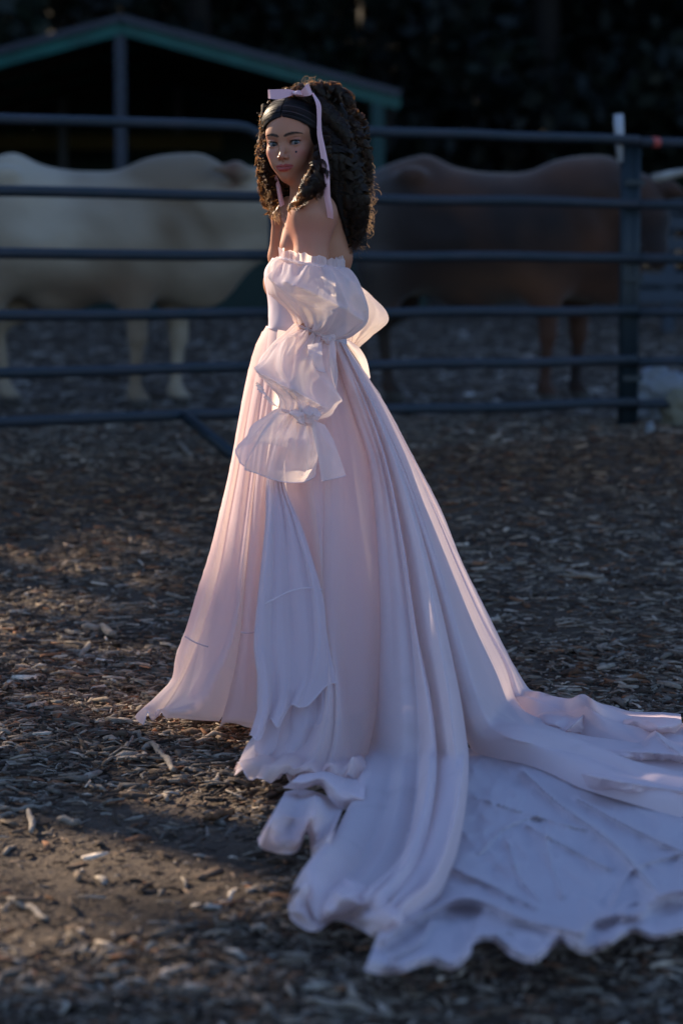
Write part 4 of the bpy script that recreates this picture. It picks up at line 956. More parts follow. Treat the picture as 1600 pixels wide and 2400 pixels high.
# frills: the standing edges above the elastic
def frill(pts, h, m, amp=.008, nn=26, lean=(0, -.3, 1), seedk=0, name='ruffle'):
    A = resamp([at(*p) for p in pts], 260); s = np.linspace(0, 1, 260); rows = 8; P = []
    d = np.gradient(A, axis=0); d /= np.linalg.norm(d, axis=1, keepdims=True)
    up = np.array(lean, float); up /= np.linalg.norm(up); side = np.cross(d, up); side /= np.linalg.norm(side, axis=1, keepdims=True)
    wv = np.sin(s * nn * 6.28 + 3 * noise3(s * 6, 0 * s, 0 * s, 1, seedk, 2)); w2 = np.sin(s * nn * 9.1 + 1)
    hh = h * (1 + .22 * noise3(s * 9, 0 * s, 0 * s, 1.4, seedk + 2, 2))
    for i in range(rows):
        q = i / (rows - 1); P.append(A + up * (q * hh)[:, None] + side * (amp * (wv * .7 + w2 * .4) * (.35 + .65 * q))[:, None] + d * (amp * .6 * np.cos(s * nn * 6.28) * q)[:, None])
    P = np.stack(P, 0); o = mesh_obj(name, P.reshape(-1, 3), grid_faces(rows, 260), m); setpar(o, person); return o
frill([(643, 592, 6.36), (652, 594, 6.30), (680, 600, 6.275), (715, 607, 6.27), (745, 613, 6.275), (775, 616, 6.30), (792, 614, 6.36)], .024, M_sleeve, .0055, 11, (0, .1, 1), 1)
frill([(792, 614, 6.36), (770, 608, 6.41), (720, 600, 6.43), (670, 592, 6.42), (643, 590, 6.36)], .022, M_sleeve, .006, 9, (0, .1, 1), 3)
def cord(pts, r, m=M_sleeve, name='elastic'):
    A = resamp([at(*p) for p in pts], 60); mb = MB(); mb.tube([tuple(q) for q in A], [r * (1 + .25 * math.sin(i * 1.9)) for i in range(60)], 7); setpar(mb.build(name, m, None, True), person)
cord([(643, 592, 6.34), (652, 595, 6.28), (680, 602, 6.255), (715, 609, 6.25), (745, 615, 6.255), (775, 618, 6.28), (792, 616, 6.34)], .004)
cord([(680, 746, 6.29), (700, 754, 6.262), (725, 765, 6.255), (750, 774, 6.26), (763, 778, 6.29)], .004)
cord([(647, 941, 6.100), (660, 946, 6.080), (680, 954, 6.075), (700, 960, 6.080), (712, 963, 6.100)], .004)
frill([(600, 884, 6.190), (612, 905, 6.060), (628, 925, 6.050), (645, 938, 6.060)], .020, M_sleeve, .006, 4, (-.7, -.3, .4), 5)
# ribbons tied at the sleeve
sheet3('sleeve_ribbon', [[(712, 962, 6.065), (722, 1010, 6.040), (732, 1060, 6.030), (738, 1105, 6.020)], [(745, 975, 6.055), (765, 1010, 6.030), (780, 1050, 6.015), (794, 1092, 6.010)]], M_sleeve, bul=((.012, .8),), seedk=2)
sheet3('sleeve_ribbon', [[(757, 776, 6.250), (756, 820, 6.185), (762, 860, 6.180), (770, 895, 6.180)], [(768, 782, 6.240), (772, 820, 6.175), (776, 860, 6.170), (773, 888, 6.170)]], M_sleeve, bul=((.006, 1),), seedk=4)
sheet3('sleeve_ribbon', [[(706, 792, 6.170), (708, 812, 6.160), (710, 830, 6.160), (712, 843, 6.160)], [(738, 786, 6.215), (740, 812, 6.150), (742, 835, 6.150), (748, 856, 6.150)]], M_sleeve, bul=((.006, 1),), seedk=6)
rings('ribbon_knot', [(742, 770, 762, 768, 6.25, .006), (738, 776, 770, 776, 6.25, .016), (745, 784, 768, 790, 6.25, .014), (750, 790, 764, 794, 6.25, .005)], M_sleeve, n=50, rows=24, crum=.004, seedk=1)
rings('ribbon_knot', [(680, 940, 712, 944, 6.070, .008), (668, 948, 716, 956, 6.060, .02), (676, 962, 716, 972, 6.055, .022), (690, 974, 712, 980, 6.060, .008)], M_sleeve, n=60, rows=30, crum=.008, seedk=4)
rings('ribbon_loop', [(690, 930, 705, 928, 6.090, .004), (688, 938, 722, 936, 6.070, .014), (700, 948, 726, 950, 6.060, .014), (704, 958, 716, 962, 6.060, .006)], M_sleeve, n=50, rows=24, crum=.005, seedk=6)
# far sleeve of the other arm behind the back, big sheer loop lit through by the sun
rings('sleeve_loop', [(812, 648, 822, 652, 6.68, .01), (808, 662, 838, 666, 6.68, .03), (804, 690, 860, 692, 6.68, .045), (800, 715, 873, 716, 6.68, .05), (796, 740, 870, 742, 6.68, .045), (792, 765, 845, 768, 6.68, .035), (796, 790, 816, 796, 6.68, .015)],
      cloth_mat('sleeve_loop_organza', (.8, .7, .72), .62, .16, (1, .9, .8), .1), crum=.008, seedk=8, gather=[(1, .3)], gamp=.006)
sheet3('sash_tail', [[(790, 782, 6.56), (806, 806, 6.56), (826, 836, 6.56), (846, 872, 6.56)], [(800, 780, 6.6), (826, 800, 6.6), (842, 828, 6.6), (850, 866, 6.6)]], M_sleeve, bul=((.015, 1),), seedk=3)
# ================================================================ the woman: body as one signed distance field
HO = at(650.7, 329.3, 6.40)                                   # point between the eyes
a_, r_ = rad(21), rad(3.2)
hF = np.array((-math.sin(a_), -math.cos(a_), -.02)); hF /= np.linalg.norm(hF)
X0 = np.array((math.cos(a_), -math.sin(a_), 0)); U0 = np.cross(hF, X0); U0 = U0 if U0[2] > 0 else -U0
hX = X0 * math.cos(r_) + U0 * math.sin(r_); hY = U0 * math.cos(r_) - X0 * math.sin(r_)
HR = np.stack([hX, hY, hF])                                   # rows: local axes
def hw(p): return HO + np.asarray(p, float) @ HR
def to_local(P): return (P - HO) @ HR.T
def seg(lo, hi, flo, fhi, fine, coarse):
    return np.unique(np.round(np.concatenate([np.arange(lo, flo, coarse), np.arange(flo, fhi, fine), np.arange(fhi, hi, coarse)]), 5))
bx_ = seg(-.42, .12, HO[0] - .085, HO[0] + .085, .0019, .006)
by_ = seg(6.16, 6.86, HO[1] - .050, HO[1] + .070, .0019, .006)
bz_ = np.unique(np.concatenate([np.arange(0, 1.28, .008), np.arange(1.28, 1.405, .0035), np.arange(1.405, 1.60, .0019), np.arange(1.60, 1.68, .005)]))
f = Field(bx_, by_, bz_)
# torso and limbs
f.ell(at(712, 645, 6.51), (.086, .105, .15), .05); f.ell(at(747, 560, 6.55), (.058, .125, .13), .06)
f.ell(at(714, 545, 6.53), (.072, .125, .09), .05); f.ell(at(703, 745, 6.48), (.086, .088, .12), .06); f.ell(at(700, 860, 6.48), (.115, .14, .14), .06)
f.ell(at(646, 650, 6.45), (.040, .045, .05), .03); f.ell(at(640, 650, 6.56), (.042, .05, .05), .03)
f.cap(at(745, 500, 6.46), at(772, 590, 6.47), .032, .036, .05)      # shoulder blade
f.cap(at(715, 480, 6.5), at(727, 490, 6.38), .05, .045, .05)
f.cap(at(704, 488, 6.375), at(676, 566, 6.40), .034, .036, .06)      # front of the shoulder
f.ell(at(720, 492, 6.355), (.056, .056, .058), .03)
f.cap(at(720, 500, 6.355), at(713, 600, 6.34), .053, .042, .022); f.cap(at(712, 600, 6.34), at(710, 742, 6.30), .042, .027, .02)
f.cap(at(712, 742, 6.31), at(674, 935, 6.12), .029, .019, .02)
f.cap(at(705, 488, 6.62), at(700, 500, 6.68), .048, .05, .05)
f.cap(at(698, 505, 6.66), at(664, 655, 6.60), .044, .034, .02)      # far upper arm
f.cap(at(668, 650, 6.60), at(642, 590, 6.60), .028, .027, .02); f.cap(at(642, 590, 6.60), at(643, 500, 6.56), .029, .021, .02); f.cap(at(643, 500, 6.56), at(654, 480, 6.555), .020, .020, .015)
# neck
f.cap(at(738, 476, 6.52), at(704, 395, 6.48), .052, .047, .04); f.cap(at(700, 480, 6.50), at(690, 420, 6.44), .030, .026, .03)
# legs
for dy in (-.07, .07):
    f.cap((-.115, 6.47 + dy, .82), (-.12, 6.47 + dy * .8, .46), .080, .050, .05); f.cap((-.12, 6.47 + dy * .8, .46), (-.10, 6.47 + dy * .8, .09), .052, .034, .03)
    f.cap((-.10, 6.47 + dy * .8, .05), (-.24, 6.46 + dy * .9, .03), .032, .026, .02)
# hidden near hand inside the cuff
wr = at(674, 935, 6.120); f.ell(at(670, 970, 6.112), (.034, .014, .045), .02)
for k, (u1, v1, u2, v2) in enumerate([(655, 995, 648, 1028), (664, 1002, 658, 1045), (674, 1004, 671, 1050), (684, 1000, 684, 1040)]):
    a0 = at(662 + k * 7, 975, 6.110); m0 = at((u1 + u2) / 2 + 2, (v1 + v2) / 2 - 8, 6.102); e0 = at(u2, v2, 6.108)
    f.cap(a0, m0, .0092, .0085, .004); f.cap(m0, e0, .0085, .0065, .003)
f.cap(at(655, 955, 6.105), at(644, 985, 6.090), .011, .009, .006); f.cap(at(644, 985, 6.090), at(642, 1008, 6.088), .009, .007, .004)
# far hand laid on the collar bone: palm and curled fingers
f.ell(at(661, 476, 6.54), (.020, .026, .030), .012)
for k, (b0, m0, e0) in enumerate([((664, 460, 6.53), (678, 462, 6.49), (690, 474, 6.465)), ((667, 470, 6.525), (682, 474, 6.48), (694, 486, 6.455)), ((667, 480, 6.52), (682, 485, 6.475), (692, 498, 6.455)), ((665, 489, 6.52), (676, 496, 6.48), (686, 507, 6.465))]):
    f.cap(at(*b0), at(*m0), .0098, .0088, .005); f.cap(at(*m0), at(*e0), .0086, .0068, .004)
f.cap(at(652, 482, 6.53), at(655, 505, 6.50), .011, .009, .006); f.cap(at(655, 505, 6.50), at(659, 522, 6.49), .009, .007, .004)

# ---- head, in its own frame
def headfield():
    m = .15; lo, hi = hw((0, .02, -.08)) - m, hw((0, .02, -.08)) + m
    sl, X, Y, Z = f.sub(lo, hi, .0)
    dx, dy, dz = X - HO[0], Y - HO[1], Z - HO[2]
    x = dx * hX[0] + dy * hX[1] + dz * hX[2]; y = dx * hY[0] + dy * hY[1] + dz * hY[2]; z = dx * hF[0] + dy * hF[1] + dz * hF[2]
    x, y, z = [q.astype(np.float32) for q in (x, y, z)]; ax = np.abs(x)
    C = lambda a, b, ra, rb=None: capd(x, y, z, np.array(a, float), np.array(b, float), ra, ra if rb is None else rb)
    CA = lambda a, b, ra, rb=None: capd(ax, y, z, np.array(a, float), np.array(b, float), ra, ra if rb is None else rb)
    E = lambda c, r: elld(x, y, z, c, r); EA = lambda c, r: elld(ax, y, z, c, r)
    D = E((0, .036, -.088), (.072, .084, .095))
    D = smin(D, E((0, -.022, -.052), (.0510, .069, .054)), .030)
    D = smin(D, E((0, .030, -.052), (.058, .050, .058)), .02)            # forehead
    D = smin(D, CA((.043, -.040, -.086), (.009, -.084, -.026), .012, .011), .028)   # jaw
    D = smin(D, E((0, -.086, -.016), (.016, .0135, .017)), .020)           # chin
    D = smin(D, EA((.0365, -.021, -.024), (.019, .016, .019)), .024)       # cheek bone
    D = smin(D, EA((.027, -.047, -.020), (.017, .020, .018)), .022)
    D = smin(D, E((0, -.061, -.018), (.026, .022, .024)), .020)           # muzzle
    D = smin(D, CA((.006, .021, -.008), (.040, .024, -.020), .010, .009), .016)     # brow ridge
    D = -smin(-D, EA((.0315, .000, .006), (.017, .0105, .013)), .012)     # sockets
    eb = EA((.0315, 0, -.0115), (.0139, .0136, .0137)); D = smin(D, eb, .004)
    D = smin(D, CA((.021, .009, -.001), (.042, .008, -.008), .0032, .0028), .005)  # lid fold
    # nose
    D = smin(D, C((0, .012, -.006), (0, -.018, .008), .0058, .0064), .012)
    D = smin(D, C((0, -.018, .008), (0, -.0325, .0165), .0064, .0078), .006)
    D = smin(D, EA((.0100, -.0365, .0080), (.0056, .0054, .0080)), .006)
    D = smin(D, C((0, -.040, .012), (0, -.047, .004), .0045, .004), .005)
    D = -smin(-D, EA((.0052, -.0420, .0115), (.0026, .0028, .0050)), .003)
    # lips
    D = smin(D, CA((.0035, -.0572, .0075), (.0115, -.0585, .0050), .0040, .0036), .005)
    D = smin(D, CA((.0115, -.0585, .0050), (.0228, -.0603, -.0015), .0034, .0016), .004)
    D = smin(D, CA((0, -.0688, .0070), (.0115, -.0675, .0045), .0060, .0046), .005)
    D = smin(D, CA((.0110, -.0672, .0045), (.0220, -.0612, -.0010), .0040, .0016), .004)
    D = -smin(-D, CA((0, -.0622, .0125), (.0110, -.0618, .0100), .0012), .0022)
    D = -smin(-D, CA((.0110, -.0618, .0100), (.0240, -.0603, .0020), .0012, .0009), .0022)
    D = -smin(-D, E((0, -.0755, .0125), (.013, .0035, .005)), .006)
    D = -smin(-D, E((0, -.0515, .0135), (.0022, .0042, .0035)), .004)
    # ears
    R = np.array(((math.cos(.35), 0, -math.sin(.35)), (0, 1, 0), (math.sin(.35), 0, math.cos(.35))))
    D = smin(D, elld(ax, y, z, (.0765, -.008, -.092), (.0065, .030, .018), R), .006)
    D = -smin(-D, elld(ax, y, z, (.084, -.004, -.090), (.0055, .018, .010), R), .004)
    # eye openings: almond prisms cut down to the eyeball
    ex = ax - .0315; up = .0060 * np.sqrt(np.clip(1 - (ex / .0150) ** 2, 0, 1)) + .0012 * ex / .015; dn = -.0048 * np.sqrt(np.clip(1 - (ex / .0150) ** 2, 0, 1)) + .0012 * ex / .015
    car = np.maximum(np.maximum(y - up, dn - y), -(z + .008)); car = np.maximum(car, np.abs(ex) - .0148)
    D = -smin(-D, car, .0012)
    f.put(sl, D, .022)
headfield()
P, F = surfnet(f.D, *f.g); P = P.astype(float)
# light smoothing away from the face
q = to_local(P); ax = np.abs(q[:, 0])
skin = np.array((.42, .185, .108)); col = np.repeat(skin[None], len(P), 0)
def mixc(c, w): 
    global col
    w = np.clip(w, 0, 1)[:, None]; col = col * (1 - w) + np.array(c) * w
front = (q[:, 2] > -.05) & (np.abs(q[:, 0]) < .085) & (q[:, 1] > -.11) & (q[:, 1] < .13)
G = lambda cx, cy, sx, sy: np.exp(-(((ax - cx) / sx) ** 2 + ((q[:, 1] - cy) / sy) ** 2)) * front
n_ = noise3(P[:, 0] * 3, P[:, 1] * 3, P[:, 2] * 3, 2.5, 3, 2)
col *= (1 + .05 * n_)[:, None]
mixc((.46, .15, .13), .60 * G(.042, -.028, .018, .014))            # blush
mixc((.32, .10, .08), .60 * G(.033, .006, .017, .010))             # eye shadow
mixc((.45, .17, .14), .30 * G(0, -.036, .012, .010))
arm = np.exp(-((P[:, 2] - at(735, 535, 6.3)[2]) / .05) ** 2) * (P[:, 1] < 6.40); mixc((.42, .15, .12), .45 * arm)
yl = q[:, 1] + .0622 - .0018 * (ax / .023) ** 2 ; top = .0095 * np.sqrt(np.clip(1 - (ax / .0255) ** 2, 0, 1)) * (1 - .25 * np.exp(-(ax / .003) ** 2)); bot = .0125 * np.sqrt(np.clip(1 - (ax / .024) ** 2, 0, 1))
lip = np.clip((np.where(yl > 0, top, bot) - np.abs(yl)) / .0016, 0, 1) * front; mixc((.33, .040, .036), lip * .92)
mixc((.10, .03, .03), np.clip(1 - np.abs(yl - .0003) / .0010, 0, 1) * (ax < .0215) * front * .75)
# eyelid rims and brows
ex = ax - .0315; er = np.sqrt(np.clip(1 - (ex / .0155) ** 2, 0, 1))
upl = .0060 * er + .0012 * ex / .015
mixc((.05, .025, .02), np.clip(1 - np.abs(q[:, 1] - upl - .0006) / .0013, 0, 1) * (np.abs(ex) < .0155) * front * .85)
mixc((.22, .09, .08), np.clip(1 - np.abs(q[:, 1] + .0050 * er + .0006) / .0014, 0, 1) * (np.abs(ex) < .0155) * front * .5)  # soft shadow under the lower lid painted into the skin
bl = .0185 + .0065 * np.sin(np.clip((ax - .008) / .040, 0, 1) * 2.2); bt = .0040 * np.clip((ax - .005) / .006, 0, 1) * np.clip((.052 - ax) / .022, 0, 1)
mixc((.045, .026, .018), np.clip((bt + .0008 - np.abs(q[:, 1] - bl)) / .0012, 0, 1) * (ax > .006) * (ax < .052) * front * .86)
# scalp under the hair
hl = .075 - .036 * (ax / .058) ** 2.4; hl = np.where(ax > .0625, -.05, hl)
scalp = np.clip((q[:, 1] - hl + .004 + .004 * noise3(q[:, 0] * 60, q[:, 1] * 25, q[:, 2] * 60, 1.0, 2, 2)) / .010, 0, 1) ** 1.5 * (q[:, 1] < .14) * (q[:, 1] > -.02)
back = np.clip((-.075 - q[:, 2]) / .006, 0, 1) * (q[:, 1] > -.06) * (q[:, 1] < .14)
mixc((.016, .010, .008), np.maximum(scalp, back) * (np.abs(q[:, 0]) < .1) * (q[:, 2] > -.2))
M_skin = mat('skin', (.5, .3, .22), rough=.48, spec=.35, attr=True, sss=.12)
body = mesh_obj('body', P, F, M_skin, None, True, col); setpar(body, person)
def kid(o, par=None):
    setpar(o, person)
    if par is not None: o.parent = par
    return o
# eyeballs looking at the camera
M_eye = mat('eye', (.8, .8, .8), rough=.2, spec=.4, attr=True)
for s in (-1, 1):
    c = hw((s * .0315, 0, -.0115)); th = np.linspace(0, math.pi, 60)[:, None]; ph = np.linspace(0, 2 * math.pi, 60, endpoint=False)[None]
    g = np.array((.02, -1, -.03)); g /= np.linalg.norm(g); a1 = np.cross(g, (0, 0, 1)); a1 /= np.linalg.norm(a1); b1 = np.cross(a1, g)
    V = c + .01265 * (np.cos(th)[..., None] * g + (np.sin(th) * np.cos(ph))[..., None] * a1 + (np.sin(th) * np.sin(ph))[..., None] * b1)
    tt = (th + 0 * ph).ravel(); cc = np.repeat(np.array((.19, .165, .165))[None], len(tt), 0)
    cc[tt < .475] = (.02, .03, .035); cc[tt < .41] = (.018, .030, .034); cc[tt < .20] = (.008, .008, .01)
    hl_ = ((V.reshape(-1, 3) - c) @ b1 > .0038) & ((V.reshape(-1, 3) - c) @ b1 < .006) & (np.abs((V.reshape(-1, 3) - c) @ a1) < .0014)
    kid(mesh_obj('eye', V.reshape(-1, 3), grid_faces(60, 60, True), M_eye, None, True, cc), body)
    # lashes along the upper lid
    L_ = []
    mb = MB(); M_lash = bpy.data.materials.get('lash') or mat('lash', (.01, .008, .008), rough=.5)
    for k in range(25):
        e_ = -.0148 + .0296 * k / 24; y_ = .0060 * math.sqrt(max(0, 1 - (e_ / .0150) ** 2)) + .0012 * e_ / .015
        z_ = -.0115 + math.sqrt(max(.0138 ** 2 - e_ ** 2 - y_ ** 2, 1e-6)); L_.append((s * (.0315 + e_), y_, z_ + .0006))
    mb.tube([tuple(hw(p)) for p in L_], [.0005 + .0010 * math.sin(math.pi * (k + 4) / 30) for k in range(25)], 6)
    for k in range(2, 25, 1):
        p = np.array(L_[k]); d = np.array((s * (k - 11) * .00016, .0030, .0045)) * (.7 + .03 * k)
        mb.tube([tuple(hw(p)), tuple(hw(p + d * .6 + (0, -.0006, 0))), tuple(hw(p + d))], [.00028, .0002, .0001], 4)
    kid(mb.build('eyelashes', M_lash, None), body)
    mb = MB(); rb = np.random.default_rng(4)
    for k in range(90):
        e_ = .008 + .042 * rb.uniform(0, 1); y_ = .0185 + .0065 * math.sin((e_ - .008) / .040 * 2.2) + rb.uniform(-.0026, .002) * min(1, (.053 - e_) / .02)
        # find the skin depth there
        i = np.argmin((q[:, 0] - s * e_) ** 2 + (q[:, 1] - y_) ** 2 + np.where(q[:, 2] > -.045, 0, 1)); z_ = q[i, 2] + .0004
        p = np.array((s * e_, y_, z_)); d = np.array((s * .0045, .0022 - .004 * (e_ - .01) / .04, -.0008))
        mb.tube([tuple(hw(p)), tuple(hw(p + d * .5 + (0, 0, .0005))), tuple(hw(p + d))], [.00026, .0002, .0001], 3, False)
    kid(mb.build('eyebrow', M_lash, None), body)
# painted beauty spot on the near cheek
tgt = at(680, 349, 6.35); vis = front & (q[:, 0] > .01)
uu = P[:, 0] / P[:, 1]; vv = (P[:, 2] - CAMH) / P[:, 1]; ra_ = ray(680, 349.3)
i = np.argmin((uu - ra_[0]) ** 2 + (vv - ra_[1]) ** 2 + np.where(vis & (P[:, 1] < 6.42), 0, 1))
mb = MB(); p = P[i]; nn_ = np.array((.25, -.96, 0)); mb.tube([tuple(p - nn_ * .002), tuple(p + nn_ * .0006), tuple(p + nn_ * .0010)], [.0030, .0030, .0018], 14)
kid(mb.build('beauty_spot', mat('dark_blue_spot', (.018, .018, .035), rough=.3), None, True), body)
# ================================================================ hair
def hair_mat(name, base, glow):
    m = bpy.data.materials.new(name); m.use_nodes = True; t = m.node_tree; N = t.nodes; L = t.links
    b = N['Principled BSDF']; b.inputs['Base Color'].default_value = (*base, 1); b.inputs['Roughness'].default_value = .5
    b.inputs['Specular IOR Level'].default_value = .32
    try: b.inputs['Anisotropic'].default_value = .5
    except Exception: pass
    at_ = N.new('ShaderNodeAttribute'); at_.attribute_name = 'Col'; mb_ = N.new('ShaderNodeMix'); mb_.data_type = 'RGBA'; mb_.blend_type = 'MULTIPLY'; mb_.inputs[0].default_value = 1
    mb_.inputs[6].default_value = (*base, 1); L.new(at_.outputs['Color'], mb_.inputs[7]); L.new(mb_.outputs[2], b.inputs['Base Color'])
    tr = N.new('ShaderNodeBsdfTranslucent'); n = N.new('ShaderNodeTexNoise'); n.inputs['Scale'].default_value = 40
    tc = N.new('ShaderNodeTexCoord'); L.new(tc.outputs['Object'], n.inputs['Vector'])
    r = N.new('ShaderNodeValToRGB'); r.color_ramp.elements[0].color = tuple(g * .6 for g in glow) + (1,); r.color_ramp.elements[1].color = (*glow, 1)
    L.new(n.outputs['Fac'], r.inputs['Fac']); L.new(r.outputs['Color'], tr.inputs['Color'])
    mx = N.new('ShaderNodeMixShader'); mx.inputs[0].default_value = .26
    L.new(b.outputs[0], mx.inputs[1]); L.new(tr.outputs[0], mx.inputs[2]); L.new(mx.outputs[0], N['Material Output'].inputs['Surface'])
    return m
M_hair = hair_mat('dark_brown_hair', (.0075, .0048, .004), (.78, .38, .16))
M_fly = hair_mat('loose_hair', (.08, .04, .02), (1.0, .66, .38))  # brighter golden copy of the hair, rim light put into its colour
M_comb = hair_mat('combed_hair', (.012, .009, .009), (.03, .018, .012))
M_core = mat('hair_core', (.009, .006, .005), rough=.8)
hair = empty('hair', tuple(at(730, 300, 6.5))); setpar(hair, person)
hr = np.random.default_rng(21)
def scol(n, Kk): return np.repeat(np.exp(hr.normal(0, .5, n))[:, None] * np.array((1.0, .95, .9)), Kk * 2, 0)
def ribbons(A, W, nvec):
    """flat strands: A (n,K,3) paths, W width (n,K) or scalar, nvec (n,K,3) surface normal"""
    n, Kk, _ = A.shape
    T = np.gradient(A, axis=1); T /= np.linalg.norm(T, axis=2, keepdims=True) + 1e-9
    S_ = np.cross(T, nvec); S_ /= np.linalg.norm(S_, axis=2, keepdims=True) + 1e-9
    W = np.broadcast_to(np.asarray(W, float), (n, Kk))[..., None]
    V = np.stack([A - S_ * W, A + S_ * W], 2).reshape(-1, 3)
    i = np.arange(n)[:, None] * Kk * 2 + np.arange(Kk - 1)[None] * 2
    F = np.stack([i, i + 1, i + 3, i + 2], -1).reshape(-1, 4)
    return V, F
def ringlet(path, r0, turns, S_=22, Kk=None, spread=2.2, name='ringlet', wid=.00075, phase=None, fuzz=.0013):
    path = resamp([at(*p) for p in path], 60); Ln = np.linalg.norm(np.diff(path, axis=0), axis=1).sum()
    Kk = Kk or int(10 + turns * 11); s = np.linspace(0, 1, Kk); C = np.stack([np.interp(s, np.linspace(0, 1, 60), path[:, k]) for k in range(3)], 1)
    T = np.gradient(C, axis=0); T /= np.linalg.norm(T, axis=1, keepdims=True)
    ref = np.array((.3, 1, .1)); A1 = np.cross(T, ref); A1 /= np.linalg.norm(A1, axis=1, keepdims=True); B1 = np.cross(T, A1)
    ph0 = hr.uniform(0, 6.28) if phase is None else phase; sg = hr.choice([-1, 1])
    off = np.linspace(-spread / 2, spread / 2, S_)[:, None] + hr.normal(0, .10, (S_, 1))
    R_ = r0 * (.35 + .65 * sm(s / .25))[None] * (1 - .35 * sm((s - .8) / .2))[None] * (1 + .10 * hr.normal(0, 1, (S_, 1)))
    wob = hr.normal(0, fuzz, (S_, 1, 3)) + fuzz * .8 * np.sin(s[None, :, None] * hr.uniform(6, 18, (S_, 1, 3)) + hr.uniform(0, 6, (S_, 1, 3)))
    a = ph0 + sg * turns * 2 * math.pi * s[None] ** .92 + off * (.6 + .4 * s[None])
    lag = off * 0.004
    P = C[None] + T[None] * lag[..., None] + (R_ * np.cos(a))[..., None] * A1[None] + (R_ * np.sin(a))[..., None] * B1[None] + wob * sm(s / .1)[None, :, None]
    nv = np.cos(a)[..., None] * A1[None] + np.sin(a)[..., None] * B1[None]
    V, F = ribbons(P, wid * (1 - .6 * sm((s - .75) / .25))[None] * hr.uniform(.7, 1.4, (S_, 1)), nv)
    o = mesh_obj(name, V, F, M_hair, None, True, scol(S_, Kk)); setpar(o, person); o.parent = hair; o.matrix_parent_inverse = Matrix.Identity(4); o.location = -np.array(hair.location) - np.array(person.location); 
    o.location = tuple(-(np.array(at(730, 300, 6.5)))); return o
# dark inner mass, so that no light leaks between the ringlets
def core(R, sd):
    _, o = rings('hair_mass', R, M_core, n=70, rows=50, crum=.012, seedk=sd); return o
core([(690, 205, 745, 206, 6.48, .02), (672, 220, 782, 224, 6.50, .075), (715, 250, 806, 254, 6.51, .09), (745, 290, 818, 292, 6.50, .085), (748, 340, 830, 342, 6.49, .085), (745, 390, 834, 392, 6.48, .085), (755, 440, 838, 440, 6.47, .075), (772, 480, 834, 482, 6.46, .05), (785, 520, 828, 522, 6.45, .03), (800, 560, 816, 562, 6.45, .012)], 2)
core([(600, 240, 625, 238, 6.50, .02), (600, 290, 622, 290, 6.53, .03), (604, 350, 626, 350, 6.55, .03), (612, 410, 650, 410, 6.57, .035), (622, 450, 656, 448, 6.57, .03), (632, 480, 642, 480, 6.57, .01)], 3)

# sleek hair combed from the middle parting round to the back of the head
CR, RR = np.array((0, .036, -.088)), np.array((.072, .084, .095))
def skull(d, off):
    d = d / np.linalg.norm(d, axis=-1, keepdims=True)
    L_ = CR + d * (RR + off); return L_
def comb(n, sgn, off0, sd):
    r = np.random.default_rng(sd); Kk = 18; t = np.linspace(0, 1, Kk)[None, :, None]
    s = r.uniform(0, 1, n) ** 1.1
    # start along the parting from forehead to crown
    an = rad(25) + s * rad(85) + r.normal(0, .025, n)                       # angle above the forward axis
    A = np.stack([sgn * (.02 + 0 * an), np.sin(an), np.cos(an)], 1)
    # control: over the temple
    M = np.stack([sgn * (1.15 - .05 * s), .06 + 1.15 * s, .61 - 1.1 * s], 1)
    M[:, 1] += .0
    E_ = np.stack([sgn * (1.0 + 0 * s), -.35 + .45 * s + r.normal(0, .05, n), -.12 - .6 * s + r.normal(0, .05, n)], 1)
    D = (1 - t) ** 2 * A[:, None] + 2 * t * (1 - t) * M[:, None] + t ** 2 * E_[:, None]
    off = off0 * (.15 + .85 * sm(s / .16))[:, None, None] * (1 + 0 * t) + r.uniform(0, .0035, (n, 1, 1)) + .006 * np.sin(t * math.pi * .9) + r.normal(0, .0009, (n, 1, 1))
    L_ = skull(D, off); Wd = HO + L_ @ HR; nv = (D / np.linalg.norm(D, axis=-1, keepdims=True)) @ HR
    cl = np.where(r.uniform(0, 1, n) < .10, 5.0, 1.0) * np.minimum(1.5, np.exp(1.0 * np.sin(s * 55 + 2 * np.sin(s * 23)) + .8 * np.sin(s * 131) + r.normal(0, .5, n))) * .9
    V, F = ribbons(Wd, .0010, nv); return V, F, np.repeat(cl[:, None] * np.array((1, .97, .95)), Kk * 2, 0)
for sgn in (-1, 1):
    V, F, cc_ = comb(1700, sgn, .0062, 5 + sgn)
    o = mesh_obj('combed_hair', V, F, M_comb, None, True, cc_); setpar(o, person)
# ringlets of the near side and the back: (root) -> (tip)
def rl(u0, v0, d0, u1, v1, d1, r0, turns, bow=0, **k):
    um, vm, dm = (u0 + u1) / 2 + bow, (v0 + v1) / 2 - 8, min(d0, d1) - .012
    ringlet([(u0, v0, d0), (u0 * .6 + um * .4, v0 * .6 + vm * .4, (d0 + dm) / 2), (um, vm, dm), (u1, v1, d1)], r0, turns, **k)
# outer right contour
for k in range(13):
    f_ = k / 12; u0 = 758 + 42 * f_ + hr.normal(0, 4); v0 = 238 + 105 * f_
    u1 = 840 - 14 * abs(f_ - .3) * 2 + hr.normal(0, 8) - 20 * f_ * 0; v1 = 330 + 245 * f_ + hr.normal(0, 10)
    if v1 > 470: u1 -= (v1 - 470) * .22
    rl(u0, v0, 6.50, u1, v1, 6.48 + hr.normal(0, .02), .0125, 6 + 3 * hr.uniform(), bow=22)
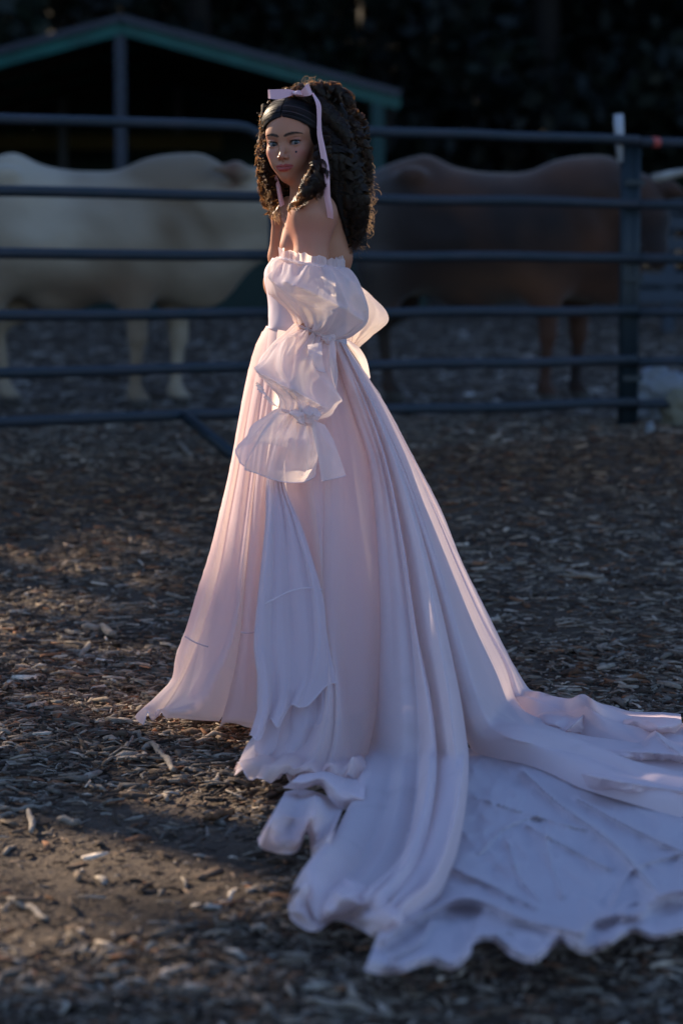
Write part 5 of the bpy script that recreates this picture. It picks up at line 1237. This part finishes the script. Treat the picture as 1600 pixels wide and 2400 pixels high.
# front layer over the ear down the back
for k in range(24):
    f_ = hr.uniform(0, 1); u0 = 738 + 66 * f_ + hr.normal(0, 5); v0 = 245 + 60 * hr.uniform() + 30 * f_
    u1 = 752 + 84 * f_ + hr.normal(0, 6); v1 = 400 + 130 * (.35 + .65 * f_) * hr.uniform(.6, 1) + (30 if f_ > .5 else 0)
    rl(u0, v0, 6.42 + .03 * f_, u1, v1, 6.41 + .03 * f_ + hr.normal(0, .012), .0135, 6 + 4 * hr.uniform(), bow=6 * (f_ + .5), S_=30)
for k in range(10):   # the low dark hanging ends by the shoulder blade
    f_ = hr.uniform(0, 1); u1 = 790 + 45 * f_; v1 = 500 + 85 * (1 - abs(f_ - .5) * 1.2)
    rl(775 + 40 * f_, 370 + 30 * hr.uniform(), 6.43, u1, v1, 6.45, .0125, 6 + 3 * hr.uniform(), bow=14)
# around the cheek and neck, resting on the near shoulder
for (a, b) in [((734, 330), (722, 425)), ((738, 350), (706, 440)), ((736, 372), (690, 452)), ((742, 385), (676, 470)), ((748, 400), (668, 484)), ((750, 395), (735, 440)), ((745, 300), (742, 400)), ((735, 405), (700, 462)), ((742, 412), (718, 446))]:
    rl(a[0], a[1], 6.40, b[0], b[1], 6.30 if b[1] > 435 else 6.355, .0135, 4.5 + 2 * hr.uniform(), bow=2, S_=30)
for k in range(12):
    a0 = (738 + 14 * hr.uniform(), 350 + 60 * hr.uniform()); f_ = hr.uniform()
    rl(a0[0], a0[1], 6.40, 664 + 72 * f_, 486 - 42 * f_ + 8 * hr.normal(), 6.295, .0145, 3.0 + 1.2 * hr.uniform(), bow=0, S_=30, fuzz=.0006)
# far side of the face
for k in range(9):
    f_ = k / 8; u1 = 606 + 46 * f_ + hr.normal(0, 4); v1 = 400 + 105 * math.sin(math.pi * (.25 + .6 * f_)) * hr.uniform(.85, 1)
    rl(612 + 8 * hr.uniform(), 255 + 40 * hr.uniform(), 6.50, u1, v1, 6.55, .0125, 7 + 3 * hr.uniform(), bow=-13 + 11 * f_)
for k in range(6):
    rl(618, 235 + 10 * k, 6.49, 604 + 8 * hr.uniform(), 320 + 28 * k, 6.53, .010, 5 + 2 * hr.uniform(), bow=-7)
# piled curls on the crown
for k in range(22):
    f_ = k / 21; u0 = 655 + 125 * f_ + hr.normal(0, 4); v0 = 224 - 20 * math.sin(math.pi * (.1 + .75 * f_)) + 10 * (f_ > .8) + 6 * hr.uniform()
    du = 28 + 20 * hr.uniform()
    ringlet([(u0, v0 + 8, 6.46), (u0 + du * .3, v0 - 8, 6.44), (u0 + du * .7, v0 - 6, 6.43), (u0 + du, v0 + 14 + 12 * hr.uniform(), 6.43)], .011, 2.2 + hr.uniform(), S_=30, spread=3)
for k in range(16):
    f_ = k / 15; u0 = 722 + 54 * f_; v0 = 222 + 60 * f_ ** 1.2
    ringlet([(u0, v0, 6.43), (u0 + 14, v0 + 10, 6.41), (u0 + 22, v0 + 34, 6.405), (u0 + 24 + 10 * hr.uniform(), v0 + 66, 6.41)], .0125, 2.6 + hr.uniform(), S_=30, spread=2.6)
# loose hairs all round the outline, sun glow put into their colour
n = 1500; Kk = 22; s = np.linspace(0, 1, Kk)
out = [(616, 240), (606, 262), (603, 300), (598, 340), (597, 375), (604, 410), (612, 450), (625, 490), (640, 500)], [(640, 215), (665, 210), (690, 198), (712, 190), (745, 196), (775, 212), (800, 235), (818, 275), (830, 320), (845, 370), (852, 410), (856, 450), (852, 500), (842, 545), (826, 580)]
fl = []
for c_, cnt in ((out[0], 480), (out[1], 1000)):
    cc = resamp([np.array(q, float) for q in c_], 200); tn = np.gradient(cc, axis=0); tn /= np.linalg.norm(tn, axis=1, keepdims=True); nr = np.stack([-tn[:, 1], tn[:, 0]], 1)
    if c_ is out[1]: nr = np.stack([tn[:, 1], -tn[:, 0]], 1)
    i = hr.integers(0, 200, cnt); b0 = cc[i] - nr[i] * hr.uniform(2, 14, (cnt, 1))
    ln = np.minimum(hr.gamma(2.0, 3.8, (cnt, 1)), 17); R_ = hr.uniform(5, 14, (cnt, 1)); a0 = hr.uniform(0, 6.28, (cnt, 1)); tw = hr.uniform(2, 7, (cnt, 1)) * hr.choice([-1, 1], (cnt, 1))
    side = hr.choice([-1, 1, 1], (cnt, 1))
    px = b0[:, None] + nr[i][:, None] * (ln[:, :, None] * s[None, :, None] ** .8) + tn[i][:, None] * (side * ln * .9)[:, :, None] * s[None, :, None] ** 1.3
    px = px + (R_ * s[None] * .45)[..., None] * np.stack([np.cos(a0 + tw * s[None]), np.sin(a0 + tw * s[None])], -1)
    d_ = 6.50 + hr.normal(0, .045, (cnt, 1)) + .02 * s[None]
    xc = (px[..., 0] * K - 800) / FPX; yc = (1200 - px[..., 1] * K) / FPX; dy = CP + yc * SP
    fl.append(np.stack([xc / dy * d_, d_ + 0 * xc, CAMH + (-SP + yc * CP) / dy * d_], -1))
A = np.concatenate(fl); V, F = ribbons(A, .00026, np.broadcast_to(np.array((0., -1., .2)), A.shape))
o = mesh_obj('loose_hair', V, F, M_fly, None, True, scol(len(A), A.shape[1])); setpar(o, person)

# ================================================================ ribbon in the hair
sheet3('hair_ribbon', [
    [(715.4, 213.2, 6.36), (725.5, 239.5, 6.325), (728, 272, 6.315), (728, 307, 6.31), (731.7, 332, 6.305), (738, 372, 6.30), (741.7, 412, 6.285), (742.9, 444.5, 6.288), (749.2, 479.5, 6.292), (751.7, 499.5, 6.305)],
    [(720, 213, 6.36), (736.7, 241, 6.325), (737.5, 277, 6.315), (739, 302, 6.31), (746.7, 339.5, 6.305), (755.6, 384.6, 6.30), (757.2, 416.5, 6.285), (758.7, 451, 6.288), (764.4, 483, 6.295), (765, 503, 6.308)]],
    M_satin, bul=((.003, 1),), noise=.002, hem=False)
sheet3('hair_ribbon', [[(627, 392, 6.50), (633, 420, 6.50), (638, 450, 6.50), (643, 476, 6.50)], [(633, 396, 6.50), (643, 424, 6.50), (649, 450, 6.50), (653, 470, 6.50)]], M_satin, bul=((.002, 1),), hem=False)
def loop(front, back_, m=M_satin, name='bow_loop'):
    """ribbon band folded back on itself: two leaves meeting at the outer fold"""
    A, B = front, back_; P = []
    rows = [resamp([at(*q) for q in r], 40) for r in (A[0], B[0])]
    V = []; 
    for i in range(9):
        t = i / 8; V.append(rows[0] * (1 - t) + rows[1] * t)
    P = np.stack(V, 0); o = mesh_obj(name, P.reshape(-1, 3), grid_faces(9, 40), m); setpar(o, person); return o
loop(([(682, 210, 6.365), (662, 205, 6.355), (640, 205, 6.350), (622, 205.5, 6.352), (615, 206, 6.362)], 0), ([(680, 216, 6.36), (662, 222, 6.345), (640, 228, 6.34), (622, 227, 6.342), (615.5, 226, 6.362)], 0))
loop(([(680, 212, 6.375), (662, 208, 6.39), (640, 207, 6.395), (622, 207, 6.385), (615, 206, 6.362)], 0), ([(680, 216, 6.372), (662, 219, 6.39), (640, 224, 6.395), (622, 226, 6.385), (615.5, 226, 6.362)], 0))
loop(([(686, 212, 6.36), (694, 205, 6.345), (701, 197, 6.34), (704, 194, 6.35)], 0), ([(690, 218, 6.355), (700, 221, 6.345), (712, 219, 6.34), (718, 214, 6.35)], 0))
loop(([(700, 198, 6.36), (703, 194, 6.352), (709, 192, 6.350)], 0), ([(702, 216, 6.355), (710, 218, 6.348), (717, 213, 6.350)], 0))
rings('bow_knot', [(676, 209, 690, 207, 6.36, .004), (674, 213, 694, 212, 6.352, .010), (676, 218, 696, 219, 6.352, .010), (682, 221, 694, 222, 6.36, .004)], M_satin, n=40, rows=18, crum=.003, seedk=2)
